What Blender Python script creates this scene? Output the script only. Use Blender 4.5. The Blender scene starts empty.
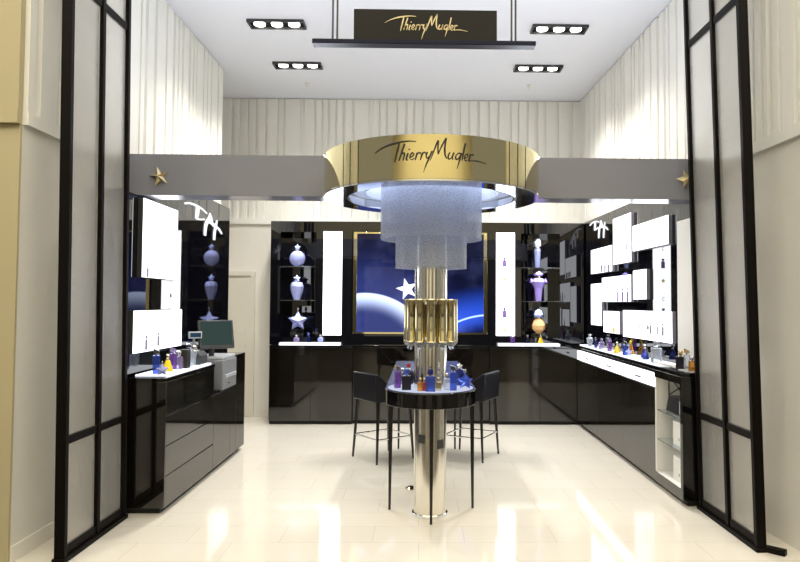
import bpy, bmesh, math, random
from mathutils import Vector, Matrix
random.seed(7)
PI = math.pi
sc = bpy.context.scene
COL = sc.collection
V = Vector

# ------------------------------------------------------------------ camera
F_PX, CX, CY = 650.0, 431.3, 278.0
CAMPOS = V((0, 0, 1.6))
_a, _p, _r = math.radians(1.0), math.radians(2.2), math.radians(0.30)
FW = V((math.sin(_a) * math.cos(_p), math.cos(_a) * math.cos(_p), math.sin(_p)))
R0 = V((math.cos(_a), -math.sin(_a), 0))
U0 = R0.cross(FW)
RT = R0 * math.cos(_r) + U0 * math.sin(_r)
UP = U0 * math.cos(_r) - R0 * math.sin(_r)
cam = bpy.data.cameras.new('camera')
cam.sensor_width = 36
cam.lens = F_PX / 800 * 36
cam.shift_x = (400 - CX) / 800
cam.shift_y = (CY - 281) / 800
cam.clip_start = 0.05
co = bpy.data.objects.new('camera', cam)
COL.objects.link(co)
m = Matrix((RT, UP, -FW)).transposed().to_4x4()
m.translation = CAMPOS
co.matrix_world = m
sc.camera = co


def ray(x, y):
    return FW + RT * ((x - CX) / F_PX) - UP * ((y - CY) / F_PX)


def onX(x, y, X):
    d = ray(x, y)
    return CAMPOS + d * (X / d.x)


def onY(x, y, Y):
    d = ray(x, y)
    return CAMPOS + d * (Y / d.y)


def onZ(x, y, Z):
    d = ray(x, y)
    return CAMPOS + d * ((Z - 1.6) / d.z)


# the wall, panel and lightboxes on the right stand slightly splayed
SPL = 0.035
_n = math.sqrt(1 + SPL * SPL)
RE = V((-SPL, 1, 0)) / _n          # along the right wall, away from the street
RN = V((-1, -SPL, 0)) / _n         # into the shop


def onR(x, y, off):                # on the plane X = off - SPL*(Y-5.9)
    d = ray(x, y)
    return CAMPOS + d * ((off + SPL * 5.9) / (d.x + SPL * d.y))


# ------------------------------------------------------------------ materials
def newmat(name):
    mt = bpy.data.materials.new(name)
    mt.use_nodes = True
    nt = mt.node_tree
    nt.nodes.clear()
    out = nt.nodes.new('ShaderNodeOutputMaterial')
    return mt, nt, out


def pbr(name, col, rough=0.5, metal=0.0, trans=0.0, ior=1.5, coat=0.0, spec=0.5, noise=0.0, nscale=8.0, emit=None, estr=0.0, alpha=1.0):
    mt, nt, out = newmat(name)
    b = nt.nodes.new('ShaderNodeBsdfPrincipled')
    b.inputs['Base Color'].default_value = (*col, 1)
    b.inputs['Roughness'].default_value = rough
    b.inputs['Metallic'].default_value = metal
    b.inputs['Transmission Weight'].default_value = trans
    b.inputs['IOR'].default_value = ior
    b.inputs['Coat Weight'].default_value = coat
    b.inputs['Coat Roughness'].default_value = 0.03
    b.inputs['Specular IOR Level'].default_value = spec
    b.inputs['Alpha'].default_value = alpha
    if emit:
        b.inputs['Emission Color'].default_value = (*emit, 1)
        b.inputs['Emission Strength'].default_value = estr
    if noise > 0:
        tc = nt.nodes.new('ShaderNodeTexCoord')
        n = nt.nodes.new('ShaderNodeTexNoise')
        n.inputs['Scale'].default_value = nscale
        n.inputs['Detail'].default_value = 4
        nt.links.new(tc.outputs['Object'], n.inputs['Vector'])
        mx = nt.nodes.new('ShaderNodeMix')
        mx.data_type = 'RGBA'
        mx.inputs[6].default_value = (*[c * (1 - noise) for c in col], 1)
        mx.inputs[7].default_value = (*[min(1, c * (1 + noise)) for c in col], 1)
        nt.links.new(n.outputs['Fac'], mx.inputs[0])
        nt.links.new(mx.outputs[2], b.inputs['Base Color'])
    nt.links.new(b.outputs['BSDF'], out.inputs['Surface'])
    return mt


def emis(name, col, s):
    mt, nt, out = newmat(name)
    e = nt.nodes.new('ShaderNodeEmission')
    e.inputs['Color'].default_value = (*col, 1)
    e.inputs['Strength'].default_value = s
    nt.links.new(e.outputs[0], out.inputs['Surface'])
    return mt


M = {}
M['black'] = pbr('black_gloss', (0.003, 0.003, 0.003), 0.035, ior=1.6, noise=0.1)
M['mirror_black'] = pbr('black_glass', (0.003, 0.003, 0.005), 0.015, ior=1.68, noise=0.05)
M['brown_black'] = pbr('brown_black_lacquer', (0.005, 0.004, 0.003), 0.05, ior=1.8, noise=0.1)
M['frame'] = pbr('dark_bronze_metal', (0.005, 0.0035, 0.003), 0.5, ior=1.2, noise=0.15)
M['leather'] = pbr('black_leather', (0.008, 0.008, 0.012), 0.35, ior=1.35, noise=0.2, nscale=60)
M['legblack'] = pbr('black_satin', (0.010, 0.009, 0.008), 0.25, noise=0.1)
M['chrome'] = pbr('chrome', (0.82, 0.83, 0.85), 0.06, metal=1, noise=0.03)
M['column'] = pbr('champagne_mirror', (0.84, 0.81, 0.73), 0.18, metal=1, noise=0.03)
M['gold'] = pbr('polished_gold', (0.80, 0.71, 0.42), 0.045, metal=1, noise=0.04)
M['goldtube'] = pbr('brass_tube', (0.72, 0.65, 0.42), 0.10, metal=1, noise=0.06)
M['goldstar'] = pbr('pale_gold', (0.80, 0.66, 0.38), 0.22, metal=1, noise=0.05)
M['goldpaint'] = pbr('gold_lettering', (0.80, 0.66, 0.36), 0.4, noise=0.05)
M['ink'] = pbr('black_lettering', (0.01, 0.009, 0.006), 0.4, noise=0.05)
M['fascia'] = pbr('grey_lacquer', (0.25, 0.26, 0.31), 0.14, noise=0.03, nscale=3)
M['wallp'] = pbr('cream_paint', (0.82, 0.80, 0.73), 0.55, noise=0.02)
M['clad'] = pbr('ivory_panel', (0.87, 0.865, 0.81), 0.4, noise=0.02)
M['ceil'] = pbr('white_ceiling', (0.82, 0.84, 0.92), 0.7, noise=0.01)
M['white'] = pbr('white_laminate', (0.82, 0.81, 0.77), 0.3, noise=0.02)
M['signblack'] = pbr('sign_board', (0.007, 0.006, 0.003), 0.45, ior=1.3, noise=0.1)
M['bluebar'] = pbr('dark_blue_metal', (0.010, 0.012, 0.030), 0.45, ior=1.25, noise=0.1)
M['shelfglass'] = pbr('shelf_glass', (0.85, 0.92, 0.92), 0.02, trans=0.92, ior=1.45, noise=0.01)
M['tabletop'] = pbr('frosted_tabletop', (0.05, 0.055, 0.09), 0.25, noise=0.04)
M['lightbox'] = emis('lightbox_face', (0.93, 0.96, 1.0), 2.8)
M['lightcol'] = emis('light_column_face', (0.93, 0.96, 1.0), 5.0)
M['lightedge'] = emis('lit_acrylic', (0.90, 0.94, 1.0), 1.6)
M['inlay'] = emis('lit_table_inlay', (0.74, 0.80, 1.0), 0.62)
M['lamp'] = emis('lamp_face', (1.0, 0.95, 0.86), 9.0)
M['diffuser'] = emis('chandelier_diffuser', (0.84, 0.89, 1.0), 1.1)
M['mallpanel'] = emis('mall_light_panel', (1.0, 0.90, 0.70), 3.0)
M['mallwin'] = emis('mall_shop_window', (1.0, 0.88, 0.62), 0.7)
M['pier'] = pbr('yellow_cream_paint', (0.52, 0.455, 0.275), 0.5, noise=0.03)
M['mallwall'] = pbr('mall_wall', (0.80, 0.75, 0.54), 0.6, noise=0.06)
M['darkgrey'] = pbr('dark_grey_plastic', (0.045, 0.048, 0.052), 0.4, noise=0.1)
M['midgrey'] = pbr('grey_plastic', (0.22, 0.23, 0.25), 0.45, noise=0.06)
M['lightgrey'] = pbr('pale_grey_plastic', (0.45, 0.47, 0.50), 0.45, noise=0.05)
M['posscreen'] = emis('pos_screen', (0.03, 0.05, 0.045), 1.0)
M['lcd'] = emis('lcd_blue', (0.02, 0.04, 0.07), 1.0)
M['printgrey'] = pbr('print_grey', (0.25, 0.27, 0.33), 0.6, noise=0.1)
M['printblack'] = pbr('print_black', (0.03, 0.03, 0.04), 0.6, noise=0.1)
M['printblue'] = pbr('print_blue', (0.10, 0.12, 0.45), 0.6, noise=0.1)
M['printpurple'] = pbr('print_purple', (0.22, 0.14, 0.45), 0.6, noise=0.1)
M['printyellow'] = pbr('print_yellow', (0.85, 0.65, 0.05), 0.6, noise=0.1)
M['logo'] = emis('white_logo', (0.95, 0.97, 1.0), 1.1)
M['door'] = pbr('door_paint', (0.74, 0.71, 0.62), 0.45, noise=0.02)
M['boxgrey'] = pbr('lightbox_housing', (0.30, 0.29, 0.36), 0.4, noise=0.05)
M['mallfloor'] = pbr('dark_mall_stone', (0.10, 0.085, 0.065), 0.25, noise=0.15)
M['printlight'] = pbr('print_pale', (0.5, 0.5, 0.58), 0.6, noise=0.1)
M['toe'] = pbr('toe_kick', (0.01, 0.01, 0.01), 0.6, noise=0.1)


def glass(name, col, tr=0.75, rough=0.04):
    M[name] = pbr(name, col, rough, trans=tr, ior=1.45, noise=0.05)


glass('g_blue', (0.10, 0.18, 0.75))
glass('g_dblue', (0.04, 0.06, 0.35))
glass('g_clear', (0.82, 0.88, 0.98))
glass('g_yellow', (0.95, 0.72, 0.04), 0.5)
glass('g_purple', (0.30, 0.14, 0.55))
glass('g_lilac', (0.60, 0.50, 0.85))
glass('g_amber', (0.85, 0.42, 0.08))
glass('g_black', (0.015, 0.015, 0.03), 0.1)
glass('g_red', (0.55, 0.05, 0.06), 0.4)
glass('g_ice', (0.50, 0.55, 1.0), 0.35, 0.12)
glass('g_violet', (0.48, 0.36, 0.95), 0.35, 0.12)
glass('g_flame', (0.95, 0.62, 0.28), 0.35, 0.12)


def floor_mat():
    mt, nt, out = newmat('polished_cream_tiles')
    b = nt.nodes.new('ShaderNodeBsdfPrincipled')
    tc = nt.nodes.new('ShaderNodeTexCoord')
    br = nt.nodes.new('ShaderNodeTexBrick')
    br.inputs['Color1'].default_value = (0.80, 0.76, 0.67, 1)
    br.inputs['Color2'].default_value = (0.77, 0.735, 0.645, 1)
    br.inputs['Mortar'].default_value = (0.62, 0.58, 0.50, 1)
    br.inputs['Scale'].default_value = 1.0
    br.inputs['Mortar Size'].default_value = 0.0022
    br.inputs['Mortar Smooth'].default_value = 0.1
    br.inputs['Brick Width'].default_value = 0.62
    br.inputs['Row Height'].default_value = 0.315
    nt.links.new(tc.outputs['Object'], br.inputs['Vector'])
    nt.links.new(br.outputs['Color'], b.inputs['Base Color'])
    b.inputs['Roughness'].default_value = 0.07
    b.inputs['IOR'].default_value = 1.5
    bp = nt.nodes.new('ShaderNodeBump')
    bp.inputs['Strength'].default_value = 0.12
    bp.inputs['Distance'].default_value = 0.002
    nz = nt.nodes.new('ShaderNodeTexNoise')
    nz.inputs['Scale'].default_value = 2.2
    nt.links.new(tc.outputs['Object'], nz.inputs['Vector'])
    nt.links.new(nz.outputs['Fac'], bp.inputs['Height'])
    nt.links.new(bp.outputs['Normal'], b.inputs['Normal'])
    nt.links.new(b.outputs[0], out.inputs['Surface'])
    return mt


M['floor'] = floor_mat()


def frosted_mat():
    mt, nt, out = newmat('frosted_polycarbonate')
    tc = nt.nodes.new('ShaderNodeTexCoord')
    wv = nt.nodes.new('ShaderNodeTexWave')
    wv.bands_direction = 'Y'
    wv.inputs['Scale'].default_value = 28
    nt.links.new(tc.outputs['Object'], wv.inputs['Vector'])
    bp = nt.nodes.new('ShaderNodeBump')
    bp.inputs['Strength'].default_value = 0.25
    bp.inputs['Distance'].default_value = 0.004
    nt.links.new(wv.outputs['Fac'], bp.inputs['Height'])
    b = nt.nodes.new('ShaderNodeBsdfPrincipled')
    b.inputs['Base Color'].default_value = (0.94, 0.93, 0.90, 1)
    b.inputs['Roughness'].default_value = 0.24
    b.inputs['Transmission Weight'].default_value = 0.85
    b.inputs['IOR'].default_value = 1.35
    nt.links.new(bp.outputs['Normal'], b.inputs['Normal'])
    nt.links.new(b.outputs[0], out.inputs['Surface'])
    return mt


M['frosted'] = frosted_mat()


def bead_mat():
    mt, nt, out = newmat('glass_bead_mesh')
    tc = nt.nodes.new('ShaderNodeTexCoord')
    vo = nt.nodes.new('ShaderNodeTexVoronoi')
    vo.inputs['Scale'].default_value = 130
    nt.links.new(tc.outputs['Object'], vo.inputs['Vector'])
    rmp = nt.nodes.new('ShaderNodeMapRange')
    rmp.inputs[1].default_value = 0.1
    rmp.inputs[2].default_value = 0.8
    rmp.inputs[3].default_value = 0.40
    rmp.inputs[4].default_value = 0.66
    nt.links.new(vo.outputs['Distance'], rmp.inputs[0])
    tr = nt.nodes.new('ShaderNodeBsdfTransparent')
    tr.inputs['Color'].default_value = (0.92, 0.94, 0.98, 1)
    tl = nt.nodes.new('ShaderNodeBsdfTranslucent')
    tl.inputs['Color'].default_value = (0.56, 0.58, 0.64, 1)
    b = nt.nodes.new('ShaderNodeBsdfPrincipled')
    b.inputs['Base Color'].default_value = (0.52, 0.54, 0.60, 1)
    b.inputs['Roughness'].default_value = 0.25
    m1 = nt.nodes.new('ShaderNodeMixShader')
    m1.inputs[0].default_value = 0.5
    nt.links.new(tl.outputs[0], m1.inputs[1])
    nt.links.new(b.outputs[0], m1.inputs[2])
    m2 = nt.nodes.new('ShaderNodeMixShader')
    nt.links.new(rmp.outputs[0], m2.inputs[0])
    nt.links.new(m1.outputs[0], m2.inputs[1])
    nt.links.new(tr.outputs[0], m2.inputs[2])
    nt.links.new(m2.outputs[0], out.inputs['Surface'])
    return mt


M['bead'] = bead_mat()
M['acrylic'] = pbr('frosted_acrylic', (0.80, 0.84, 0.95), 0.25, trans=0.35, ior=1.3, noise=0.03)


# ------------------------------------------------------------------ mesh builder
class MB:
    def __init__(s):
        s.v, s.f = [], []

    def add(s, vs, fs):
        o = len(s.v)
        s.v += [V(p) for p in vs]
        s.f += [[i + o for i in f] for f in fs]
        return s

    def box(s, x0, x1, y0, y1, z0, z1):
        return s.add([(x0, y0, z0), (x1, y0, z0), (x1, y1, z0), (x0, y1, z0), (x0, y0, z1), (x1, y0, z1), (x1, y1, z1), (x0, y1, z1)],
                     [(0, 3, 2, 1), (4, 5, 6, 7), (0, 1, 5, 4), (1, 2, 6, 5), (2, 3, 7, 6), (3, 0, 4, 7)])

    def obox(s, c, ex, ey, ez):
        c, ex, ey, ez = V(c), V(ex), V(ey), V(ez)
        vs = [c + ex * a + ey * b + ez * d for d in (-1, 1) for a, b in ((-1, -1), (1, -1), (1, 1), (-1, 1))]
        return s.add(vs, [(0, 3, 2, 1), (4, 5, 6, 7), (0, 1, 5, 4), (1, 2, 6, 5), (2, 3, 7, 6), (3, 0, 4, 7)])

    def quadbox(s, pts, n):        # four coplanar points pulled along n
        n = V(n)
        pts = [V(p) for p in pts]
        k = len(pts)
        vs = pts + [p + n for p in pts]
        fs = [tuple(range(k - 1, -1, -1)), tuple(range(k, 2 * k))]
        fs += [(i, (i + 1) % k, k + (i + 1) % k, k + i) for i in range(k)]
        return s.add(vs, fs)

    def lathe(s, prof, n=32, c=(0, 0, 0), sy=1.0, close=True):
        c = V(c)
        vs, fs = [], []
        for r, z in prof:
            for i in range(n):
                a = 2 * PI * i / n
                vs.append(c + V((r * math.cos(a), r * sy * math.sin(a), z)))
        for j in range(len(prof) - 1):
            for i in range(n):
                k = (i + 1) % n
                fs.append((j * n + i, j * n + k, (j + 1) * n + k, (j + 1) * n + i))
        if close:
            if prof[0][0] > 1e-6:
                fs.append(tuple(range(n - 1, -1, -1)))
            if prof[-1][0] > 1e-6:
                o = (len(prof) - 1) * n
                fs.append(tuple(range(o, o + n)))
        return s.add(vs, fs)

    def tube(s, pts, r, n=8, caps=True):
        pts = [V(p) for p in pts]
        rs = r if isinstance(r, (list, tuple)) else [r] * len(pts)
        vs, fs = [], []
        t0 = (pts[1] - pts[0]).normalized()
        up = V((0, 0, 1)) if abs(t0.z) < 0.9 else V((1, 0, 0))
        for i, p in enumerate(pts):
            a = pts[max(i - 1, 0)]
            b = pts[min(i + 1, len(pts) - 1)]
            t = (b - a).normalized()
            x = t.cross(up).normalized()
            y = x.cross(t)
            for k in range(n):
                an = 2 * PI * (k + 0.5) / n
                vs.append(p + (x * math.cos(an) + y * math.sin(an)) * rs[i])
        for j in range(len(pts) - 1):
            for i in range(n):
                k = (i + 1) % n
                fs.append((j * n + i, j * n + k, (j + 1) * n + k, (j + 1) * n + i))
        if caps:
            fs.append(tuple(range(n - 1, -1, -1)))
            o = (len(pts) - 1) * n
            fs.append(tuple(range(o, o + n)))
        return s.add(vs, fs)

    def mesh(s, name, off=None, ang=32):
        me = bpy.data.meshes.new(name)
        vs = [tuple(p - off) for p in s.v] if off is not None else [tuple(p) for p in s.v]
        me.from_pydata(vs, [], s.f)
        bm = bmesh.new()
        bm.from_mesh(me)
        bmesh.ops.remove_doubles(bm, verts=bm.verts, dist=1e-6)
        bmesh.ops.recalc_face_normals(bm, faces=bm.faces)
        for f in bm.faces:
            f.smooth = True
        bm.to_mesh(me)
        bm.free()
        me.set_sharp_from_angle(angle=math.radians(ang))
        return me


def wloc(o):
    p = V((0, 0, 0))
    while o is not None:
        p += o.location
        o = o.parent
    return p


def thing(name, label, cat, loc=(0, 0, 0), group=None, rz=0):
    o = bpy.data.objects.new(name, None)
    o.empty_display_size = 0.1
    COL.objects.link(o)
    o.location = loc
    o.rotation_euler = (0, 0, rz)
    o['label'] = label
    o['category'] = cat
    if group:
        o['group'] = group
    return o


def part(name, mb, mat, parent, world=True, bev=0.0, label=None, ang=32):
    me = mb.mesh(name, wloc(parent) if (world and parent is not None) else None, ang)
    me.materials.append(M[mat])
    o = bpy.data.objects.new(name, me)
    COL.objects.link(o)
    o.parent = parent
    if label:
        o['label'] = label
    if bev > 0:
        b = o.modifiers.new('bevel', 'BEVEL')
        b.width = bev
        b.segments = 2
        b.limit_method = 'ANGLE'
    return o


def solo(name, mb, mat, label, cat, group=None, bev=0.0, ang=32):
    xs = [p.x for p in mb.v]
    ys = [p.y for p in mb.v]
    base = V(((min(xs) + max(xs)) / 2, (min(ys) + max(ys)) / 2, min(p.z for p in mb.v)))
    me = mb.mesh(name, base, ang)
    me.materials.append(M[mat])
    o = bpy.data.objects.new(name, me)
    COL.objects.link(o)
    o.location = base
    o['label'] = label
    o['category'] = cat
    if group:
        o['group'] = group
    if bev:
        b = o.modifiers.new('bevel', 'BEVEL')
        b.width = bev
        b.segments = 2
        b.limit_method = 'ANGLE'
    return o


def struct(name, mb, mat, parent=None, bev=0.0, label=None, cat=None):
    o = part(name, mb, mat, parent, bev=bev)
    if parent is None:
        o['kind'] = 'structure'
        o['label'] = label or name.replace('_', ' ')
        o['category'] = cat or name.split('_')[0]
    return o


def dup(root, loc, rz=0.0, label=None):
    r = root.copy()
    COL.objects.link(r)
    r.location = loc
    r.rotation_euler = (0, 0, rz)
    if label:
        r['label'] = label
    for ch in list(root.children):
        c = ch.copy()
        COL.objects.link(c)
        c.parent = r
        for g in list(ch.children):
            d = g.copy()
            COL.objects.link(d)
            d.parent = c
    return r


# ------------------------------------------------------------------ the setting
H = 4.5
LW, FRONT, BACK = -2.49, 4.07, 9.2


def rw(y, off=2.42):
    return off - SPL * (y - 5.9)


struct('floor_mall', MB().box(-9, 9, -6, 4.03, -0.1, -0.002), 'mallfloor', label='dark mall floor', cat='floor')
struct('floor', MB().box(-9, 9, 4.03, 10, -0.1, 0), 'floor', label='polished cream tiled floor', cat='floor')
struct('ceiling', MB().box(-4.2, 3.2, FRONT, BACK + 0.2, H, H + 0.1), 'ceil', label='white shop ceiling', cat='ceiling')
struct('wall_back', MB().box(-4.2, 3.2, BACK, BACK + 0.2, 0, H), 'wallp', label='cream back wall', cat='wall')
struct('wall_left', MB().box(LW - 0.3, LW, FRONT, 8.02, 0, H), 'wallp', label='cream side wall', cat='wall')
struct('wall_recess', MB().box(-4.2, -4.0, 8.02, BACK, 0, H), 'wallp', label='cream wall of the side passage', cat='wall')
struct('wall_passage', MB().box(-4.2, LW - 0.3, 7.9, 8.02, 0, H), 'wallp', label='cream passage wall', cat='wall')
struct('wall_right', MB().quadbox([(rw(FRONT), FRONT, 0), (rw(BACK), BACK, 0), (rw(BACK) + 0.4, BACK, 0), (rw(FRONT) + 0.3, FRONT, 0)], (0, 0, H)), 'wallp', label='cream side wall', cat='wall')
struct('wall_front_left', MB().box(-9, LW - 0.001, FRONT - 0.02, FRONT - 0.001, 0, 6.2), 'pier', label='cream shopfront pier', cat='wall')
struct('wall_front_right', MB().box(rw(FRONT) + 0.001, 9, FRONT - 0.02, FRONT - 0.001, 0, 6.2), 'pier', label='cream shopfront pier', cat='wall')
struct('wall_front_header', MB().box(LW, rw(FRONT), FRONT - 0.02, FRONT, H, 6.2), 'wallp', label='cream wall over the shop opening', cat='wall')
struct('wall_mall', MB().box(-9, 9, -6.2, -6, 3.2, 6.2), 'mallwall', label='wall across the mall', cat='wall')
struct('wall_mall_shopfront', MB().box(-9, 9, -6.2, -6, 0, 3.2), 'darkgrey', label='dark shopfronts across the mall', cat='wall')
struct('ceiling_mall', MB().box(-9, 9, -6.2, FRONT, 6.2, 6.3), 'ceil', label='mall ceiling', cat='ceiling')


def cladding(name, p0, d, L, n, z0, z1, seed, mt='clad'):
    """irregular upright ribs along direction d, standing out along n"""
    rnd = random.Random(seed)
    p0, d, n = V(p0), V(d).normalized(), V(n).normalized()
    prof = [(0, 0.03)]
    x = 0.0
    while x < L - 0.3:
        w = rnd.choice([0.05, 0.07, 0.10, 0.14, 0.20])
        g = rnd.choice([0.022, 0.03, 0.05])
        x += w
        prof += [(x, 0.03), (x + 0.006, 0.004), (x + 0.006 + g, 0.004), (x + 0.012 + g, 0.03)]
        x += 0.012 + g
    prof += [(L, 0.03)]
    mb = MB()
    k = len(prof)
    for z in (z0, z1):
        for u, h in prof:
            mb.v.append(p0 + d * u + n * h + V((0, 0, z)))
    for z in (z0, z1):
        mb.v.append(p0 + d * L + n * 0.001 + V((0, 0, z)))
        mb.v.append(p0 + n * 0.001 + V((0, 0, z)))
    for i in range(k - 1):
        mb.f.append((i, i + 1, k + i + 1, k + i))
    a = 2 * k
    mb.f.append(tuple(list(range(k)) + [a, a + 1]))
    mb.f.append(tuple(list(range(k, 2 * k)) + [a + 2, a + 3]))
    mb.f.append((0, k, a + 3, a + 1))
    mb.f.append((k - 1, 2 * k - 1, a + 2, a))
    # plain rail under the ribs
    mb.obox(p0 + d * (L / 2) + n * 0.018 + V((0, 0, z0 - 0.04)), d * (L / 2), n * 0.018, V((0, 0, 0.04)))
    o = struct(name, mb, mt, label='ivory ribbed wall cladding', cat='wall cladding')
    return o


CZ = 2.78
cladding('trim_1', (LW, FRONT, 0), (0, 1, 0), 8.02 - FRONT, (1, 0, 0), CZ, H - 0.012, 3)
cladding('trim_2', (-4.0, BACK, 0), (1, 0, 0), 4.0 + rw(BACK) - 0.02, (0, -1, 0), CZ, H - 0.012, 5)
cladding('trim_3', (rw(FRONT), FRONT, 0), RE, 5.12, RN, CZ, H - 0.012, 8)
cladding('trim_4', (-9, FRONT - .02, 0), (1, 0, 0), 9 + LW, (0, -1, 0), CZ, 6.19, 11, 'pier')
cladding('trim_5', (rw(FRONT), FRONT - .02, 0), (1, 0, 0), 9 - rw(FRONT), (0, -1, 0), CZ, 6.19, 12, 'pier')
struct('baseboard_left', MB().box(LW, LW + 0.012, FRONT, 8.02, 0, 0.1), 'wallp', label='baseboard', cat='baseboard')

# mall lights and shop windows across the way (behind the viewer)
for i, x in enumerate((-5.5, -2.2, 1.2, 4.6)):
    solo('mall_light_panel', MB().box(x, x + 1.4, -2.5, 1.6, 6.17, 6.2), 'mallpanel', 'warm light panel in the mall ceiling', 'ceiling light', 'mall ceiling panels')
for i, x in enumerate((-6.5, -2.0, 3.2)):
    o = struct('window_%d' % (i + 1), MB().box(x, x + 2.6, -6, -5.96, 0.4, 2.9), 'mallwin', label='lit shop window across the mall', cat='window')

# door in the back wall
dl, dr_, dtop = -3.32, onY(250.5, 330, BACK).x, 1.97
d1 = struct('door_1', MB().box(dl, dr_, BACK - 0.02, BACK, 0.01, dtop), 'door', label='cream door in the back wall', cat='door')
struct('door_frame', MB().box(dr_, dr_ + 0.06, BACK - 0.04, BACK, 0, dtop + 0.06).box(dl - 0.06, dl, BACK - 0.04, BACK, 0, dtop + 0.06).box(dl, dr_, BACK - 0.04, BACK, dtop, dtop + 0.06), 'door', d1)
for yy in (331, 346):
    p = onY(248, yy, BACK - 0.03)
    mb = MB().lathe([(0.028, 0), (0.028, 0.012), (0.012, 0.016), (0.012, 0.04), (0.024, 0.046), (0.024, 0.07), (0.0, 0.075)], 16)
    mb.v = [V((p.x - 0.03, BACK - 0.02 - q.z, p.z + q.y)) for q in mb.v]
    struct('door_knob', mb, 'chrome', d1)

# ------------------------------------------------------------------ lettering
def catmull(pts, k=6):
    if len(pts) < 3:
        return [V(p) for p in pts]
    P = [V(p) for p in pts]
    P = [P[0] * 2 - P[1]] + P + [P[-1] * 2 - P[-2]]
    out = []
    for i in range(1, len(P) - 2):
        for j in range(k):
            t = j / k
            a, b, c, d = P[i - 1], P[i], P[i + 1], P[i + 2]
            out.append(0.5 * ((2 * b) + (c - a) * t + (2 * a - 5 * b + 4 * c - d) * t * t + (3 * b - a - 3 * c + d) * t ** 3))
    out.append(P[-2])
    return out


def ribbons(strokes, fmap, thick):
    mb = MB()
    for pts, w0, w1, w2 in strokes:
        c = catmull([V((a, b, 0)) for a, b in pts])
        n = len(c)
        L, Rr = [], []
        for i, p in enumerate(c):
            t = (c[min(i + 1, n - 1)] - c[max(i - 1, 0)])
            if t.length < 1e-6:
                t = V((1, 0, 0))
            t.normalize()
            q = V((-t.y, t.x, 0))
            s = i / (n - 1)
            w = (w0 * (1 - 2 * s) + w1 * 2 * s) if s < 0.5 else (w1 * (2 - 2 * s) + w2 * (2 * s - 1))
            L.append(p + q * w / 2)
            Rr.append(p - q * w / 2)
        vs = []
        for i in range(n):
            for h in (0, thick):
                vs.append(fmap(L[i].x, L[i].y, h))
                vs.append(fmap(Rr[i].x, Rr[i].y, h))
        fs = []
        for i in range(n - 1):
            a, b = 4 * i, 4 * i + 4
            fs += [(a, a + 1, b + 1, b), (a + 2, b + 2, b + 3, a + 3), (a, b, b + 2, a + 2), (a + 1, a + 3, b + 3, b + 1)]
        fs += [(0, 2, 3, 1), (4 * n - 4, 4 * n - 3, 4 * n - 1, 4 * n - 2)]
        mb.add(vs, fs)
    return mb


W = 5.0
_S = [  # zoom-pixel strokes, y down
    ([(145, 124), (170, 110), (205, 98), (240, 91), (280, 87), (312, 89)], 1, 6, 2),
    ([(247, 92), (240, 120), (229, 164)], W, W + 1, 3),
    ([(268, 96), (258, 125), (246, 160)], W, W, 3),
    ([(249, 148), (258, 134), (267, 132), (266, 144), (262, 160)], 3, W, 3),
    ([(282, 133), (277, 146), (275, 158), (281, 158)], W, W, 2), ([(285, 116), (287, 121)], 4, 5, 4),
    ([(289, 149), (299, 145), (304, 136), (298, 132), (291, 140), (289, 152), (296, 158), (306, 152)], 3, 4, 2),
    ([(317, 132), (313, 146), (309, 160)], W, W, 3), ([(312, 147), (320, 134), (328, 132), (329, 138)], 3, 4, 3),
    ([(337, 132), (333, 146), (329, 160)], W, W, 3), ([(332, 147), (339, 134), (346, 131), (348, 137)], 3, 4, 3),
    ([(355, 130), (351, 145), (354, 153), (363, 146), (371, 129)], W, 4, 3), ([(373, 126), (362, 152), (350, 180), (341, 207)], W, W, 1),
    ([(366, 162), (378, 130), (392, 93), (397, 86)], 2, W, W), ([(397, 86), (395, 110), (396, 138)], W, W, 4),
    ([(396, 138), (410, 105), (426, 76)], 3, W, W), ([(426, 76), (421, 112), (422, 140), (429, 154)], W, W + 1, 3),
    ([(440, 130), (434, 144), (436, 155), (446, 150), (454, 132)], W, 4, 3), ([(456, 130), (450, 147), (452, 158)], W, W, 2),
    ([(484, 134), (474, 131), (464, 141), (463, 153), (471, 154), (480, 143), (486, 131)], 3, 4, W), ([(486, 131), (478, 158), (468, 192)], W, W, 1),
    ([(501, 92), (494, 125), (488, 158)], W, W, 3),
    ([(498, 150), (506, 146), (511, 137), (505, 133), (499, 141), (498, 153), (504, 159), (512, 154)], 3, 4, 2),
    ([(522, 132), (518, 146), (515, 160)], W, W, 3), ([(517, 147), (524, 136), (531, 133), (533, 138)], 3, 4, 3), ([(515, 159), (535, 156), (560, 158), (590, 164)], 3, 3, 1),
]
SCRIPT = [([((a - 366) / 440.0, (140 - b) / 440.0) for a, b in p], w0 / 360, w1 / 360, w2 / 360) for p, w0, w1, w2 in _S]
_T = [
    ([(350, 56), (368, 42), (395, 38), (425, 42), (452, 60)], 8, 13, 6),
    ([(407, 44), (406, 80), (402, 118)], 14, 15, 10),
    ([(402, 118), (425, 112), (440, 102)], 10, 9, 8),
    ([(469, 48), (464, 80), (452, 118), (446, 160), (445, 205)], 5, 14, 8),
    ([(452, 112), (475, 108), (497, 122), (518, 132), (536, 158)], 16, 20, 4),
    ([(506, 78), (502, 110), (495, 160), (493, 215)], 5, 10, 8),
    ([(470, 60), (476, 90), (480, 118)], 8, 13, 8),
]
LOGO = [([((a - 445) / 190.0, (120 - b) / 190.0) for a, b in p], w0 / 190, w1 / 190, w2 / 190) for p, w0, w1, w2 in _T]

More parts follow.
